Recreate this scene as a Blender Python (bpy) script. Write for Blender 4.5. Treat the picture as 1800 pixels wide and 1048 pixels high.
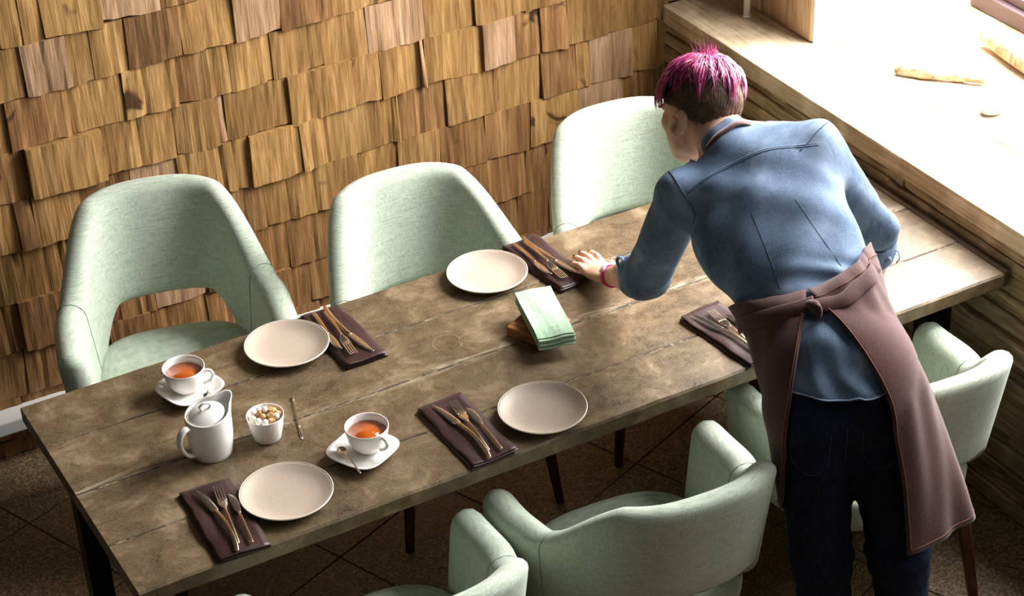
import bpy, bmesh, math, random
import numpy as np
from mathutils import Vector, Matrix
from mathutils.bvhtree import BVHTree

random.seed(7)
rng = np.random.default_rng(11)
for o in list(bpy.data.objects):
    bpy.data.objects.remove(o, do_unlink=True)
SC = bpy.context.scene
COL = SC.collection
PI = math.pi

# ------------------------------------------------------------------ camera
cd = bpy.data.cameras.new('camera')
cam = bpy.data.objects.new('camera', cd)
COL.objects.link(cam)
cd.sensor_width = 36.0
cd.lens = 3657.434 * 36.0 / 1800.0
cd.clip_start = 0.05
cd.clip_end = 200
_p, _yaw, _roll = 0.5672014, 0.48674648, -0.04622209
_f = Vector((math.sin(_yaw) * math.cos(_p), math.cos(_yaw) * math.cos(_p), -math.sin(_p)))
_r = Vector((math.cos(_yaw), -math.sin(_yaw), 0))
_u = _r.cross(_f)
_r2 = _r * math.cos(_roll) + _u * math.sin(_roll)
_u2 = -_r * math.sin(_roll) + _u * math.cos(_roll)
_M = Matrix((_r2, _u2, -_f)).transposed().to_4x4()
_M.translation = Vector((-0.8537138, -3.33739895, 3.56115775))
cam.matrix_world = _M
SC.camera = cam

# ------------------------------------------------------------------ world, light, exposure
w = bpy.data.worlds.new('overcast_sky')
SC.world = w
w.use_nodes = True
w.node_tree.nodes['Background'].inputs[0].default_value = (1.0, 0.96, 0.90, 1)
w.node_tree.nodes['Background'].inputs[1].default_value = 0.08


def area(name, loc, target, sx, sy, energy, col):
    l = bpy.data.lights.new(name, 'AREA')
    l.shape = 'RECTANGLE'
    l.size, l.size_y = sx, sy
    l.energy = energy
    l.color = col
    o = bpy.data.objects.new(name, l)
    COL.objects.link(o)
    o.location = loc
    o.rotation_euler = (Vector(target) - Vector(loc)).to_track_quat('-Z', 'Y').to_euler()
    return o


# daylight of the long side window
area('window_daylight', (3.42, 0.60, 2.10), (1.5, 0.40, 0.75), 2.0, 2.3, 500, (1.0, 0.995, 0.98))
# added fill lamp high above the near side, lifting the shaded backs
area('hall_fill', (1.6, -3.6, 5.2), (1.2, 0.3, 0.6), 2.5, 2.0, 12, (1.0, 0.94, 0.85))

# added lamp that brightens the ground outside, standing in for open daylight
area('outside_fill', (6.4, 0.0, 4.6), (6.4, 0.0, 0.0), 4.5, 8.0, 1500, (1.0, 1.0, 1.0))

SC.view_settings.view_transform = 'Standard'
SC.view_settings.look = 'None'
SC.view_settings.exposure = -0.15
SC.view_settings.gamma = 1.0
SC.view_settings.use_curve_mapping = False


# ------------------------------------------------------------------ helpers
def mesh_obj(name, verts, faces, mat=None, parent=None, smooth=True, loc=None):
    me = bpy.data.meshes.new(name)
    me.from_pydata([tuple(map(float, v)) for v in verts], [], [tuple(map(int, f)) for f in faces])
    me.validate()
    if smooth:
        me.shade_smooth()
    if mat is not None:
        me.materials.append(mat)
    o = bpy.data.objects.new(name, me)
    COL.objects.link(o)
    if parent is not None:
        o.parent = parent
    if loc is not None:
        o.location = loc
    return o


def bm_obj(name, bm, mat=None, parent=None, smooth=True, loc=None, recalc=True):
    if recalc:
        bmesh.ops.recalc_face_normals(bm, faces=bm.faces)
    me = bpy.data.meshes.new(name)
    bm.to_mesh(me)
    bm.free()
    if smooth:
        me.shade_smooth()
    if mat is not None:
        me.materials.append(mat)
    o = bpy.data.objects.new(name, me)
    COL.objects.link(o)
    if parent is not None:
        o.parent = parent
    if loc is not None:
        o.location = loc
    return o


def tag(o, label, cat, group=None):
    o['label'] = label
    o['category'] = cat
    if group:
        o['group'] = group
    return o


def struct(o, label=None, cat=None):
    o['kind'] = 'structure'
    if label:
        o['label'] = label
    if cat:
        o['category'] = cat
    return o


def empty(name, loc=(0, 0, 0), rz=0.0):
    o = bpy.data.objects.new(name, None)
    o.empty_display_size = 0.05
    COL.objects.link(o)
    o.location = loc
    o.rotation_euler = (0, 0, rz)
    return o


def copy_tree(o, parent=None):
    c = o.copy()
    COL.objects.link(c)
    c.parent = parent
    for ch in list(o.children):
        copy_tree(ch, c)
    return c


def bm_box(bm, lo, hi, bev=0.0, seg=2):
    ret = bmesh.ops.create_cube(bm, size=1.0)
    vs = ret['verts']
    for v in vs:
        v.co = Vector([lo[i] + (v.co[i] + 0.5) * (hi[i] - lo[i]) for i in range(3)])
    if bev > 0:
        es = list({e for v in vs for e in v.link_edges})
        bmesh.ops.bevel(bm, geom=es, offset=bev, segments=seg, affect='EDGES', profile=0.5)


def box_obj(name, lo, hi, mat, parent=None, bev=0.0, seg=2, smooth=False):
    bm = bmesh.new()
    bm_box(bm, lo, hi, bev, seg)
    return bm_obj(name, bm, mat, parent, smooth=smooth)


def rings(name, R, mat, parent=None, closed=True, cap=True, loop_closed=True, smooth=True):
    """R: list of rings (each n x 3); skin between consecutive rings."""
    R = [np.asarray(r, float) for r in R]
    n = len(R[0])
    V = np.concatenate(R)
    F = []
    for i in range(len(R) - 1):
        for j in range(n if loop_closed else n - 1):
            k = (j + 1) % n
            F.append((i * n + j, i * n + k, (i + 1) * n + k, (i + 1) * n + j))
    if cap:
        F.append(tuple(range(n - 1, -1, -1)))
        F.append(tuple((len(R) - 1) * n + j for j in range(n)))
    bm = bmesh.new()
    bv = [bm.verts.new(v) for v in V]
    for f in F:
        try:
            bm.faces.new([bv[i] for i in f])
        except ValueError:
            pass
    bmesh.ops.remove_doubles(bm, verts=bm.verts, dist=1e-6)
    return bm_obj(name, bm, mat, parent, smooth=smooth)


def lathe(name, prof, mat, parent=None, n=40, sx=None):
    """prof: list of (r,z), first/last r may be 0."""
    V, F = [], []
    idx = []
    for r, z in prof:
        if r < 1e-6:
            V.append((0, 0, z))
            idx.append([len(V) - 1])
        else:
            a = []
            for i in range(n):
                t = 2 * PI * i / n
                V.append((r * math.cos(t), r * math.sin(t), z))
                a.append(len(V) - 1)
            idx.append(a)
    for a, b in zip(idx[:-1], idx[1:]):
        for i in range(n):
            j = (i + 1) % n
            if len(a) == 1 and len(b) == 1:
                continue
            if len(a) == 1:
                F.append((a[0], b[j], b[i]))
            elif len(b) == 1:
                F.append((a[i], a[j], b[0]))
            else:
                F.append((a[i], a[j], b[j], b[i]))
    bm = bmesh.new()
    bv = [bm.verts.new(v) for v in V]
    for f in F:
        bm.faces.new([bv[i] for i in f])
    return bm_obj(name, bm, mat, parent)


def frames(P):
    P = np.asarray(P, float)
    T = np.gradient(P, axis=0)
    T /= np.linalg.norm(T, axis=1)[:, None]
    up = np.array([0, 0, 1.0]) if abs(T[0][2]) < 0.9 else np.array([1.0, 0, 0])
    N = []
    n = up - T[0] * (up @ T[0])
    n /= np.linalg.norm(n)
    for t in T:
        n = n - t * (n @ t)
        n /= np.linalg.norm(n)
        N.append(n.copy())
    N = np.array(N)
    B = np.cross(T, N)
    return P, T, N, B


def smooth_path(P, m=6):
    P = np.asarray(P, float)
    n = len(P)
    out = []
    for i in range(n - 1):
        p0 = P[max(i - 1, 0)]
        p1, p2 = P[i], P[i + 1]
        p3 = P[min(i + 2, n - 1)]
        for k in range(m):
            t = k / m
            out.append(0.5 * ((2 * p1) + (-p0 + p2) * t + (2 * p0 - 5 * p1 + 4 * p2 - p3) * t * t + (-p0 + 3 * p1 - 3 * p2 + p3) * t ** 3))
    out.append(P[-1])
    return np.array(out)


def tube(name, P, rad, mat, parent=None, n=10, flat=1.0, m=5, closed=False):
    """tube along a smoothed path; rad scalar or per control point; flat scales the normal axis."""
    P = np.asarray(P, float)
    rad = np.full(len(P), rad) if np.isscalar(rad) else np.asarray(rad, float)
    Q = smooth_path(np.c_[P, rad], m)
    X, T, N, B = frames(Q[:, :3])
    R = []
    for x, nn, b, r in zip(X, N, B, Q[:, 3]):
        R.append([x + r * (math.cos(a) * b + flat * math.sin(a) * nn) for a in np.linspace(0, 2 * PI, n, endpoint=False)])
    return rings(name, R, mat, parent)


# ------------------------------------------------------------------ implicit surfaces (for body, clothes)
def nrm(v):
    v = np.asarray(v, float)
    return v / np.linalg.norm(v)


def smin(a, b, k):
    h = np.clip(0.5 + 0.5 * (b - a) / k, 0, 1)
    return b * (1 - h) + a * h - k * h * (1 - h)


def cone(a, b, ra, rb, ax=None, sc=1.0):
    """rounded cone; optional flattening by sc along unit axis ax."""
    a = np.asarray(a, float)
    b = np.asarray(b, float)

    def f(p):
        d = b - a
        q = p - a
        if ax is not None:
            dn = nrm(d)
            n = nrm(np.asarray(ax, float) - dn * (np.asarray(ax, float) @ dn))
            t = np.clip((q @ d) / (d @ d), 0, 1)
            e = q - t[:, None] * d
            c = e @ n
            e = e + np.outer(c * (1 / sc - 1), n)
            l = np.linalg.norm(e, axis=1)
            return (l - (ra + (rb - ra) * t)) * min(1.0, sc)
        t = np.clip((q @ d) / (d @ d), 0, 1)
        return np.linalg.norm(q - t[:, None] * d, axis=1) - (ra + (rb - ra) * t)
    return f


def ell(c, r, ax=None):
    c = np.asarray(c, float)
    r = np.asarray(r, float)
    A = np.eye(3) if ax is None else np.array([nrm(v) for v in ax])

    def f(p):
        q = (p - c) @ A.T
        k0 = np.linalg.norm(q / r, axis=1)
        k1 = np.linalg.norm(q / (r * r), axis=1) + 1e-9
        return k0 * (k0 - 1) / k1
    return f


def union(prims, k=0.02):
    def f(p):
        d = None
        for q in prims:
            kk = k
            if isinstance(q, tuple):
                q, kk = q
            v = q(p)
            d = v if d is None else smin(d, v, kk)
        return d
    return f


def nets(f, lo, hi, h):
    lo = np.asarray(lo, float)
    hi = np.asarray(hi, float)
    BS = 8
    nb = np.ceil((hi - lo) / (h * BS)).astype(int)
    n = nb * BS
    bi = np.stack(np.meshgrid(*[np.arange(k) for k in nb], indexing='ij'), -1).reshape(-1, 3)
    ctr = lo + (bi * BS + (BS - 1) / 2) * h
    dv = f(ctr)
    val = np.repeat(np.repeat(np.repeat(dv.reshape(nb), BS, 0), BS, 1), BS, 2).astype(np.float32)
    act = np.abs(dv) < h * BS * 1.6
    off = np.stack(np.meshgrid(*[np.arange(BS)] * 3, indexing='ij'), -1).reshape(-1, 3)
    ids = (bi[act][:, None, :] * BS + off[None]).reshape(-1, 3)
    for s in range(0, len(ids), 400000):
        q = ids[s:s + 400000]
        val[q[:, 0], q[:, 1], q[:, 2]] = f(lo + q * h)
    ins = val < 0
    c = np.zeros(tuple(n - 1), np.int8)
    for dx in (0, 1):
        for dy in (0, 1):
            for dz in (0, 1):
                c += ins[dx:n[0] - 1 + dx, dy:n[1] - 1 + dy, dz:n[2] - 1 + dz]
    cells = np.argwhere((c > 0) & (c < 8))
    vid = np.full(tuple(n - 1), -1, np.int64)
    vid[cells[:, 0], cells[:, 1], cells[:, 2]] = np.arange(len(cells))
    acc = np.zeros((len(cells), 3))
    cnt = np.zeros(len(cells))
    for ax in range(3):
        o1, o2 = [a for a in range(3) if a != ax]
        for s in (0, 1):
            for t in (0, 1):
                A = np.zeros(3, int)
                A[o1], A[o2] = s, t
                Bq = A.copy()
                Bq[ax] = 1
                ia, ib = cells + A, cells + Bq
                va = val[ia[:, 0], ia[:, 1], ia[:, 2]]
                vb = val[ib[:, 0], ib[:, 1], ib[:, 2]]
                m = (va < 0) != (vb < 0)
                tt = np.where(m, va / np.where(m, va - vb, 1), 0)
                pt = A + np.outer(tt, Bq - A)
                acc[m] += pt[m]
                cnt[m] += 1
    V = lo + (cells + acc / cnt[:, None]) * h
    F = []
    for ax in range(3):
        o1, o2 = [(1, 2), (2, 0), (0, 1)][ax]
        sl0 = [slice(1, None)] * 3
        a = [slice(1, n[i] - 1) for i in range(3)]
        b = list(a)
        a[ax] = slice(0, n[ax] - 1)
        b[ax] = slice(1, n[ax])
        ia, ib = ins[tuple(a)], ins[tuple(b)]
        e = np.argwhere(ia != ib)
        base = e.copy()
        for i in range(3):
            if i != ax:
                base[:, i] += 1
        flip = ib[e[:, 0], e[:, 1], e[:, 2]]
        q = []
        for d1, d2 in ((-1, -1), (0, -1), (0, 0), (-1, 0)):
            k = base.copy()
            k[:, o1] += d1
            k[:, o2] += d2
            q.append(vid[k[:, 0], k[:, 1], k[:, 2]])
        q = np.stack(q, 1)
        q[flip] = q[flip][:, ::-1]
        F.append(q)
    F = np.concatenate(F)
    F = F[(F >= 0).all(1)]
    return V, F


def relax(V, F, it=2, w=0.5):
    E = np.concatenate([F[:, [0, 1]], F[:, [1, 2]], F[:, [2, 3]], F[:, [3, 0]]])
    for _ in range(it):
        S = np.zeros_like(V)
        n = np.zeros(len(V))
        np.add.at(S, E[:, 0], V[E[:, 1]])
        np.add.at(S, E[:, 1], V[E[:, 0]])
        np.add.at(n, E[:, 0], 1)
        np.add.at(n, E[:, 1], 1)
        V = V * (1 - w) + w * S / np.maximum(n, 1)[:, None]
    return V


# ------------------------------------------------------------------ materials
def srgb(r, g, b):
    def c(x):
        x /= 255.0
        return x / 12.92 if x <= 0.04045 else ((x + 0.055) / 1.055) ** 2.4
    return (c(r), c(g), c(b), 1.0)


class Mat:
    def __init__(s, name, col=(0.5, 0.5, 0.5, 1), rough=0.5, metal=0.0, spec=0.5):
        s.m = bpy.data.materials.new(name)
        s.m.use_nodes = True
        s.nt = s.m.node_tree
        s.b = s.nt.nodes['Principled BSDF']
        s.b.inputs['Base Color'].default_value = col
        s.b.inputs['Roughness'].default_value = rough
        s.b.inputs['Metallic'].default_value = metal
        s.b.inputs['Specular IOR Level'].default_value = spec
        s.tc = None

    def n(s, t, **kw):
        x = s.nt.nodes.new(t)
        for k, v in kw.items():
            setattr(x, k, v)
        return x

    def l(s, a, b):
        s.nt.links.new(a, b)

    def coord(s, scale=(1, 1, 1), rnd=False, rot=(0, 0, 0)):
        if s.tc is None:
            s.tc = s.n('ShaderNodeTexCoord')
        mp = s.n('ShaderNodeMapping')
        mp.inputs['Scale'].default_value = scale
        mp.inputs['Rotation'].default_value = rot
        s.l(s.tc.outputs['Object'], mp.inputs['Vector'])
        if rnd:
            oi = s.n('ShaderNodeObjectInfo')
            mu = s.n('ShaderNodeMath', operation='MULTIPLY')
            mu.inputs[1].default_value = 137.0
            s.l(oi.outputs['Random'], mu.inputs[0])
            cb = s.n('ShaderNodeCombineXYZ')
            for i in range(3):
                s.l(mu.outputs[0], cb.inputs[i])
            s.l(cb.outputs[0], mp.inputs['Location'])
        return mp.outputs[0]

    def noise(s, co, scale=5, detail=4, rough=0.55, dist=0.0):
        x = s.n('ShaderNodeTexNoise')
        x.inputs['Scale'].default_value = scale
        x.inputs['Detail'].default_value = detail
        x.inputs['Roughness'].default_value = rough
        x.inputs['Distortion'].default_value = dist
        s.l(co, x.inputs['Vector'])
        return x.outputs['Fac']

    def ramp(s, fac, stops, interp='LINEAR'):
        x = s.n('ShaderNodeValToRGB')
        x.color_ramp.interpolation = interp
        els = x.color_ramp.elements
        while len(els) < len(stops):
            els.new(0.5)
        for e, (p, c) in zip(els, stops):
            e.position = p
            e.color = c if len(c) == 4 else (*c, 1)
        s.l(fac, x.inputs[0])
        return x.outputs[0]

    def mix(s, fac, a, b, mode='MIX'):
        x = s.n('ShaderNodeMix', data_type='RGBA', blend_type=mode)
        for inp, v in ((x.inputs['Factor'], fac), (x.inputs['A'], a), (x.inputs['B'], b)):
            if isinstance(v, (int, float)):
                inp.default_value = v
            elif isinstance(v, tuple):
                inp.default_value = v
            else:
                s.l(v, inp)
        return x.outputs['Result']

    def math(s, op, a, b=0.0):
        x = s.n('ShaderNodeMath', operation=op)
        for i, v in enumerate((a, b)):
            if isinstance(v, (int, float)):
                x.inputs[i].default_value = v
            else:
                s.l(v, x.inputs[i])
        return x.outputs[0]

    def color(s, c):
        s.l(c, s.b.inputs['Base Color'])

    def roughness(s, c):
        s.l(c, s.b.inputs['Roughness'])

    def bump(s, h, strength=0.3, dist=0.01):
        x = s.n('ShaderNodeBump')
        x.inputs['Strength'].default_value = strength
        x.inputs['Distance'].default_value = dist
        s.l(h, x.inputs['Height'])
        s.l(x.outputs[0], s.b.inputs['Normal'])


def wood_mat(name, dark, mid, light, stretch=(60, 60, 3.5), rough=0.65, bump=0.5, bdist=0.006, hue=0.25, knots=True):
    M = Mat(name, rough=rough, spec=0.3)
    g = M.noise(M.coord(stretch, True), 1.0, 5, 0.6, 0.6)
    big = M.noise(M.coord((9, 9, 2.2), True), 1.0, 3, 0.5, 0.4)
    c = M.ramp(g, [(0.30, dark), (0.5, mid), (0.68, light)])
    c2 = M.ramp(big, [(0.35, (0.62, 0.55, 0.46, 1)), (0.62, (1.15, 1.12, 1.08, 1))])
    c = M.mix(0.75, c, c2, 'MULTIPLY')
    if knots:
        k = M.noise(M.coord((11, 11, 7), True), 1.0, 2, 0.4, 1.2)
        kf = M.ramp(k, [(0.70, (0, 0, 0, 1)), (0.77, (1, 1, 1, 1))])
        c = M.mix(kf, c, (dark[0] * 0.35, dark[1] * 0.3, dark[2] * 0.3, 1))
    oi = M.n('ShaderNodeObjectInfo')
    hs = M.n('ShaderNodeHueSaturation')
    hs.inputs['Saturation'].default_value = 1.0
    v = M.math('MULTIPLY_ADD', oi.outputs['Random'], hue * 2)
    v.node.inputs[2].default_value = 1.0 - hue
    M.l(v, hs.inputs['Value'])
    M.l(c, hs.inputs['Color'])
    g2 = M.noise(M.coord(tuple(q * 3.2 for q in stretch), True), 1.0, 4, 0.65, 0.3)
    M.color(M.mix(0.55, hs.outputs[0], M.ramp(g2, [(0.32, (0.55, 0.5, 0.45, 1)), (0.55, (1.06, 1.05, 1.04, 1))]), 'MULTIPLY'))
    M.bump(M.mix(0.5, g, g2), bump, bdist)
    return M.m


m_shingle = wood_mat('riven_oak', srgb(122, 90, 50), srgb(158, 121, 72), srgb(178, 143, 94), hue=0.13)
m_shingle_pink = wood_mat('riven_oak_pale', srgb(146, 112, 84), srgb(176, 142, 110), srgb(192, 160, 130), hue=0.06, knots=False)
m_shingle_dark = wood_mat('riven_oak_dark', srgb(104, 72, 42), srgb(138, 101, 62), srgb(160, 124, 82), hue=0.18)
m_plank = wood_mat('weathered_plank', srgb(108, 90, 64), srgb(156, 136, 104), srgb(182, 164, 134), stretch=(50, 3, 50), hue=0.2, knots=False, bump=0.7)
m_sill = wood_mat('pale_sill_wood', srgb(182, 162, 134), srgb(208, 192, 166), srgb(222, 210, 190), stretch=(40, 3, 40), hue=0.02, knots=False, bump=0.25)
m_sillblock = wood_mat('pale_block_wood', srgb(170, 140, 110), srgb(200, 174, 144), srgb(214, 192, 166), stretch=(40, 40, 3), hue=0.06, knots=False, bump=0.2)
m_legwood = wood_mat('chair_leg_wood', srgb(60, 36, 24), srgb(88, 54, 36), srgb(110, 70, 48), hue=0.05, knots=False, bump=0.15, rough=0.4)
m_block = wood_mat('oak_block', srgb(110, 66, 34), srgb(158, 106, 62), srgb(182, 134, 88), stretch=(50, 4, 50), hue=0.03, knots=False, bump=0.15, rough=0.45)
m_drift = wood_mat('driftwood', srgb(130, 96, 70), srgb(196, 172, 140), srgb(220, 204, 180), stretch=(5, 40, 40), hue=0.05, knots=False)

M = Mat('dark_backing', srgb(48, 34, 22), 0.9)
m_backing = M.m

# table top: mottled, waxed, worn brown boards
M = Mat('worn_table_board', rough=0.4, spec=0.36)
M.b.inputs['Coat Weight'].default_value = 0.06
M.b.inputs['Coat Roughness'].default_value = 0.22
co = M.coord((1, 1, 1))
a = M.noise(co, 9.0, 9, 0.68, 0.4)
b = M.noise(co, 34.0, 6, 0.7, 0.2)
d = M.noise(M.coord((3, 26, 10)), 1.0, 5, 0.6, 0.5)
fine = M.noise(co, 220.0, 3, 0.7)
c = M.ramp(a, [(0.30, srgb(38, 27, 17)), (0.44, srgb(68, 51, 33)), (0.54, srgb(93, 74, 53)), (0.68, srgb(144, 124, 99))])
c = M.mix(M.ramp(b, [(0.40, (0, 0, 0, 1)), (0.70, (0.6, 0.6, 0.6, 1))]), c, srgb(104, 88, 64))
c = M.mix(M.ramp(d, [(0.57, (0, 0, 0, 1)), (0.72, (0.75, 0.75, 0.75, 1))]), c, srgb(66, 46, 26))
c = M.mix(M.ramp(fine, [(0.35, (0, 0, 0, 1)), (0.75, (0.28, 0.28, 0.28, 1))]), c, srgb(160, 142, 112))
sc1 = M.noise(M.coord((2.0, 40, 4), rot=(0, 0, 0.25)), 1.0, 6, 0.75, 0.8)
c = M.mix(M.ramp(sc1, [(0.66, (0, 0, 0, 1)), (0.76, (0.6, 0.6, 0.6, 1))]), c, srgb(172, 156, 130))
# pale ring stains left by glasses
for (rx, ry) in ((0.985, 0.485), (1.045, 0.46)):
    sx = M.n('ShaderNodeVectorMath', operation='DISTANCE')
    sep = M.n('ShaderNodeSeparateXYZ')
    M.l(M.tc.outputs['Object'], sep.inputs[0])
    cb = M.n('ShaderNodeCombineXYZ')
    M.l(sep.outputs[0], cb.inputs[0])
    M.l(sep.outputs[1], cb.inputs[1])
    M.l(cb.outputs[0], sx.inputs[0])
    sx.inputs[1].default_value = (rx, ry, 0)
    dd = M.math('ABSOLUTE', M.math('SUBTRACT', sx.outputs['Value'], 0.036))
    fac = M.math('MULTIPLY', M.math('LESS_THAN', dd, 0.0012), M.math('MULTIPLY', b, 0.42))
    c = M.mix(fac, c, srgb(186, 160, 112))
# pale scuffs along the middle joint
sp_ = M.n('ShaderNodeSeparateXYZ')
M.l(M.tc.outputs['Object'], sp_.inputs[0])
dj = M.math('ABSOLUTE', M.math('SUBTRACT', sp_.outputs[1], 0.40))
near = M.ramp(dj, [(0.0, (1, 1, 1, 1)), (0.030, (0, 0, 0, 1))])
sn = M.noise(M.coord((7, 30, 1)), 1.0, 6, 0.7, 0.5)
sm = M.ramp(sn, [(0.47, (0, 0, 0, 1)), (0.60, (0.8, 0.8, 0.8, 1))])
c = M.mix(M.mix(1.0, near, sm, 'MULTIPLY'), c, srgb(172, 156, 130))
M.color(c)
M.roughness(M.ramp(b, [(0.3, (0.30, 0.30, 0.30, 1)), (0.7, (0.52, 0.52, 0.52, 1))]))
M.bump(M.mix(0.35, a, fine), 0.25, 0.004)
m_table = M.m

M = Mat('table_filler', srgb(150, 134, 108), 0.8)
co = M.coord((4, 1, 1))
f_ = M.noise(co, 6, 6, 0.7)
M.color(M.ramp(f_, [(0.50, srgb(46, 34, 20)), (0.66, srgb(150, 134, 106))]))
m_filler = M.m
m_darkend = wood_mat('dark_end_board', srgb(52, 38, 26), srgb(84, 64, 46), srgb(110, 88, 66), stretch=(40, 3, 40), hue=0.02, knots=False)

M = Mat('black_steel', srgb(26, 25, 26), 0.45, 0.6)
m_steel = M.m
M = Mat('white_paint', srgb(226, 224, 220), 0.45)
m_white_paint = M.m

# speckled floor stone
M = Mat('speckled_stone', rough=0.55)
co = M.coord((1, 1, 1), True)
v = M.noise(co, 130, 3, 0.8)
v2 = M.noise(co, 40, 4, 0.7)
c = M.ramp(v, [(0.36, srgb(50, 38, 27)), (0.47, srgb(110, 88, 60)), (0.56, srgb(142, 120, 88)), (0.68, srgb(176, 154, 122))], 'LINEAR')
c = M.mix(M.ramp(v2, [(0.4, (0, 0, 0, 1)), (0.7, (0.6, 0.6, 0.6, 1))]), c, srgb(80, 64, 46))
M.color(c)
m_floor = M.m
M = Mat('floor_grout', srgb(44, 38, 32), 0.9)
m_grout = M.m

# mint upholstery with a slubby weave
M = Mat('mint_weave', rough=0.9, spec=0.15)
wx = M.noise(M.coord((420, 420, 30)), 1.0, 2, 0.5)
wy = M.noise(M.coord((30, 30, 520)), 1.0, 2, 0.5)
wv = M.mix(0.5, wx, wy)
c = M.ramp(wv, [(0.34, srgb(150, 161, 142)), (0.5, srgb(176, 186, 168)), (0.64, srgb(194, 202, 186))])
M.color(c)
M.b.inputs['Sheen Weight'].default_value = 0.15
M.bump(wv, 0.35, 0.0015)
m_mint = M.m
M = Mat('mint_seam', srgb(140, 158, 132), 0.9)
m_mintseam = M.m

M = Mat('white_china', srgb(236, 232, 226), 0.18, spec=0.5)
m_china = M.m
M = Mat('sand_stoneware', rough=0.45, spec=0.4)
s_ = M.noise(M.coord((1, 1, 1), True), 600, 2, 0.7)
M.color(M.ramp(s_, [(0.35, srgb(166, 148, 132)), (0.6, srgb(184, 167, 150))]))
m_plate = M.m
M = Mat('plate_rim_glaze', srgb(216, 202, 186), 0.4)
m_rim = M.m
M = Mat('tea', srgb(176, 82, 20), 0.06, spec=0.6)
te = M.noise(M.coord((1, 1, 1)), 18, 2, 0.5)
M.color(M.ramp(te, [(0.35, srgb(150, 62, 14)), (0.65, srgb(196, 104, 38))]))
m_tea = M.m
M = Mat('polished_steel', (0.78, 0.74, 0.69, 1), 0.16, 1.0)
m_cut = M.m
M = Mat('wood_reflect_steel', (0.80, 0.60, 0.40, 1), 0.2, 1.0)  # stainless steel tinted warm, the wood's reflection put into its colour
m_cuth = M.m

M = Mat('brown_satin', rough=0.46, spec=0.3)
s_ = M.noise(M.coord((600, 20, 20), True), 1, 2, 0.5)
M.color(M.ramp(s_, [(0.35, srgb(48, 28, 27)), (0.65, srgb(64, 40, 38))]))
M.b.inputs['Sheen Weight'].default_value = 0.03
M.b.inputs['Sheen Roughness'].default_value = 0.4
m_satin = M.m
M = Mat('green_paper', rough=0.85, spec=0.2)
s_ = M.noise(M.coord((160, 30, 30), True), 1, 3, 0.6)
M.color(M.ramp(s_, [(0.35, srgb(152, 182, 152)), (0.65, srgb(180, 204, 176))]))
M.bump(s_, 0.3, 0.001)
m_green = M.m
M = Mat('white_sugar', srgb(238, 232, 222), 0.8)
s_ = M.noise(M.coord((1, 1, 1), True), 300, 2, 0.6)
M.bump(s_, 0.5, 0.001)
m_sugw = M.m
M = Mat('brown_sugar', rough=0.8)
s_ = M.noise(M.coord((1, 1, 1), True), 260, 3, 0.6)
M.color(M.ramp(s_, [(0.35, srgb(176, 128, 76)), (0.65, srgb(214, 174, 124))]))
M.bump(s_, 0.5, 0.001)
m_sugb = M.m

# person
M = Mat('skin', rough=0.5, spec=0.35)
s_ = M.noise(M.coord((1, 1, 1)), 45, 4, 0.6)
M.color(M.ramp(s_, [(0.3, srgb(196, 146, 120)), (0.7, srgb(222, 178, 152))]))
M.b.inputs['Subsurface Weight'].default_value = 0.15
M.b.inputs['Subsurface Radius'].default_value = (0.02, 0.008, 0.005)
M.b.inputs['Subsurface Scale'].default_value = 0.3
m_skin = M.m
M = Mat('denim_chambray', rough=0.8, spec=0.2)
big = M.noise(M.coord((1, 1, 1)), 7, 4, 0.6, 0.6)
tw = M.noise(M.coord((300, 300, 40)), 1, 2, 0.6)
thr = M.noise(M.coord((900, 900, 900)), 1, 1, 0.5)
c = M.ramp(big, [(0.33, srgb(64, 80, 102)), (0.5, srgb(84, 101, 124)), (0.68, srgb(122, 138, 158))])
c = M.mix(M.ramp(tw, [(0.4, (0, 0, 0, 1)), (0.65, (0.16, 0.16, 0.16, 1))]), c, srgb(150, 170, 196))
M.color(c)
M.bump(M.mix(0.5, tw, thr), 0.25, 0.0012)
m_denim = M.m
M = Mat('denim_seam', srgb(58, 74, 98), 0.85)
m_seam = M.m
M = Mat('denim_pale_edge', srgb(140, 160, 186), 0.85)
m_paleedge = M.m
M = Mat('dark_indigo_jeans', rough=0.85, spec=0.15)
s_ = M.noise(M.coord((200, 200, 30)), 1, 3, 0.6)
M.color(M.ramp(s_, [(0.35, srgb(14, 18, 30)), (0.7, srgb(28, 36, 58))]))
M.bump(s_, 0.2, 0.001)
m_jeans = M.m
M = Mat('jeans_stitch', srgb(56, 62, 84), 0.8)
m_jstitch = M.m
M = Mat('brown_apron_cotton', rough=0.8, spec=0.2)
s_ = M.noise(M.coord((300, 300, 60)), 1, 3, 0.6)
bg = M.noise(M.coord((1, 1, 1)), 6, 3, 0.6)
c = M.ramp(s_, [(0.3, srgb(60, 34, 33)), (0.7, srgb(84, 51, 48))])
c = M.mix(M.ramp(bg, [(0.45, (0, 0, 0, 1)), (0.75, (0.4, 0.4, 0.4, 1))]), c, srgb(102, 66, 61))
M.color(c)
M.bump(s_, 0.25, 0.001)
M.b.inputs['Sheen Weight'].default_value = 0.2
m_apron = M.m
M = Mat('apron_stitch', srgb(122, 76, 56), 0.8)
m_astitch = M.m
M = Mat('pink_hair', rough=0.42, spec=0.5)
s_ = M.noise(M.coord((1, 1, 1)), 26, 4, 0.7)
M.color(M.ramp(s_, [(0.3, srgb(120, 26, 76)), (0.5, srgb(190, 60, 128)), (0.68, srgb(226, 132, 178))]))
m_pink = M.m
M = Mat('lit_pink_hair', rough=0.42, spec=0.5)  # paler pink, window light on the hair put into the colour
s_ = M.noise(M.coord((1, 1, 1)), 26, 4, 0.7)
M.color(M.ramp(s_, [(0.3, srgb(206, 120, 156)), (0.7, srgb(236, 188, 206))]))
m_lit_pink = M.m
M = Mat('magenta_hair', rough=0.45, spec=0.5)
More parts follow.
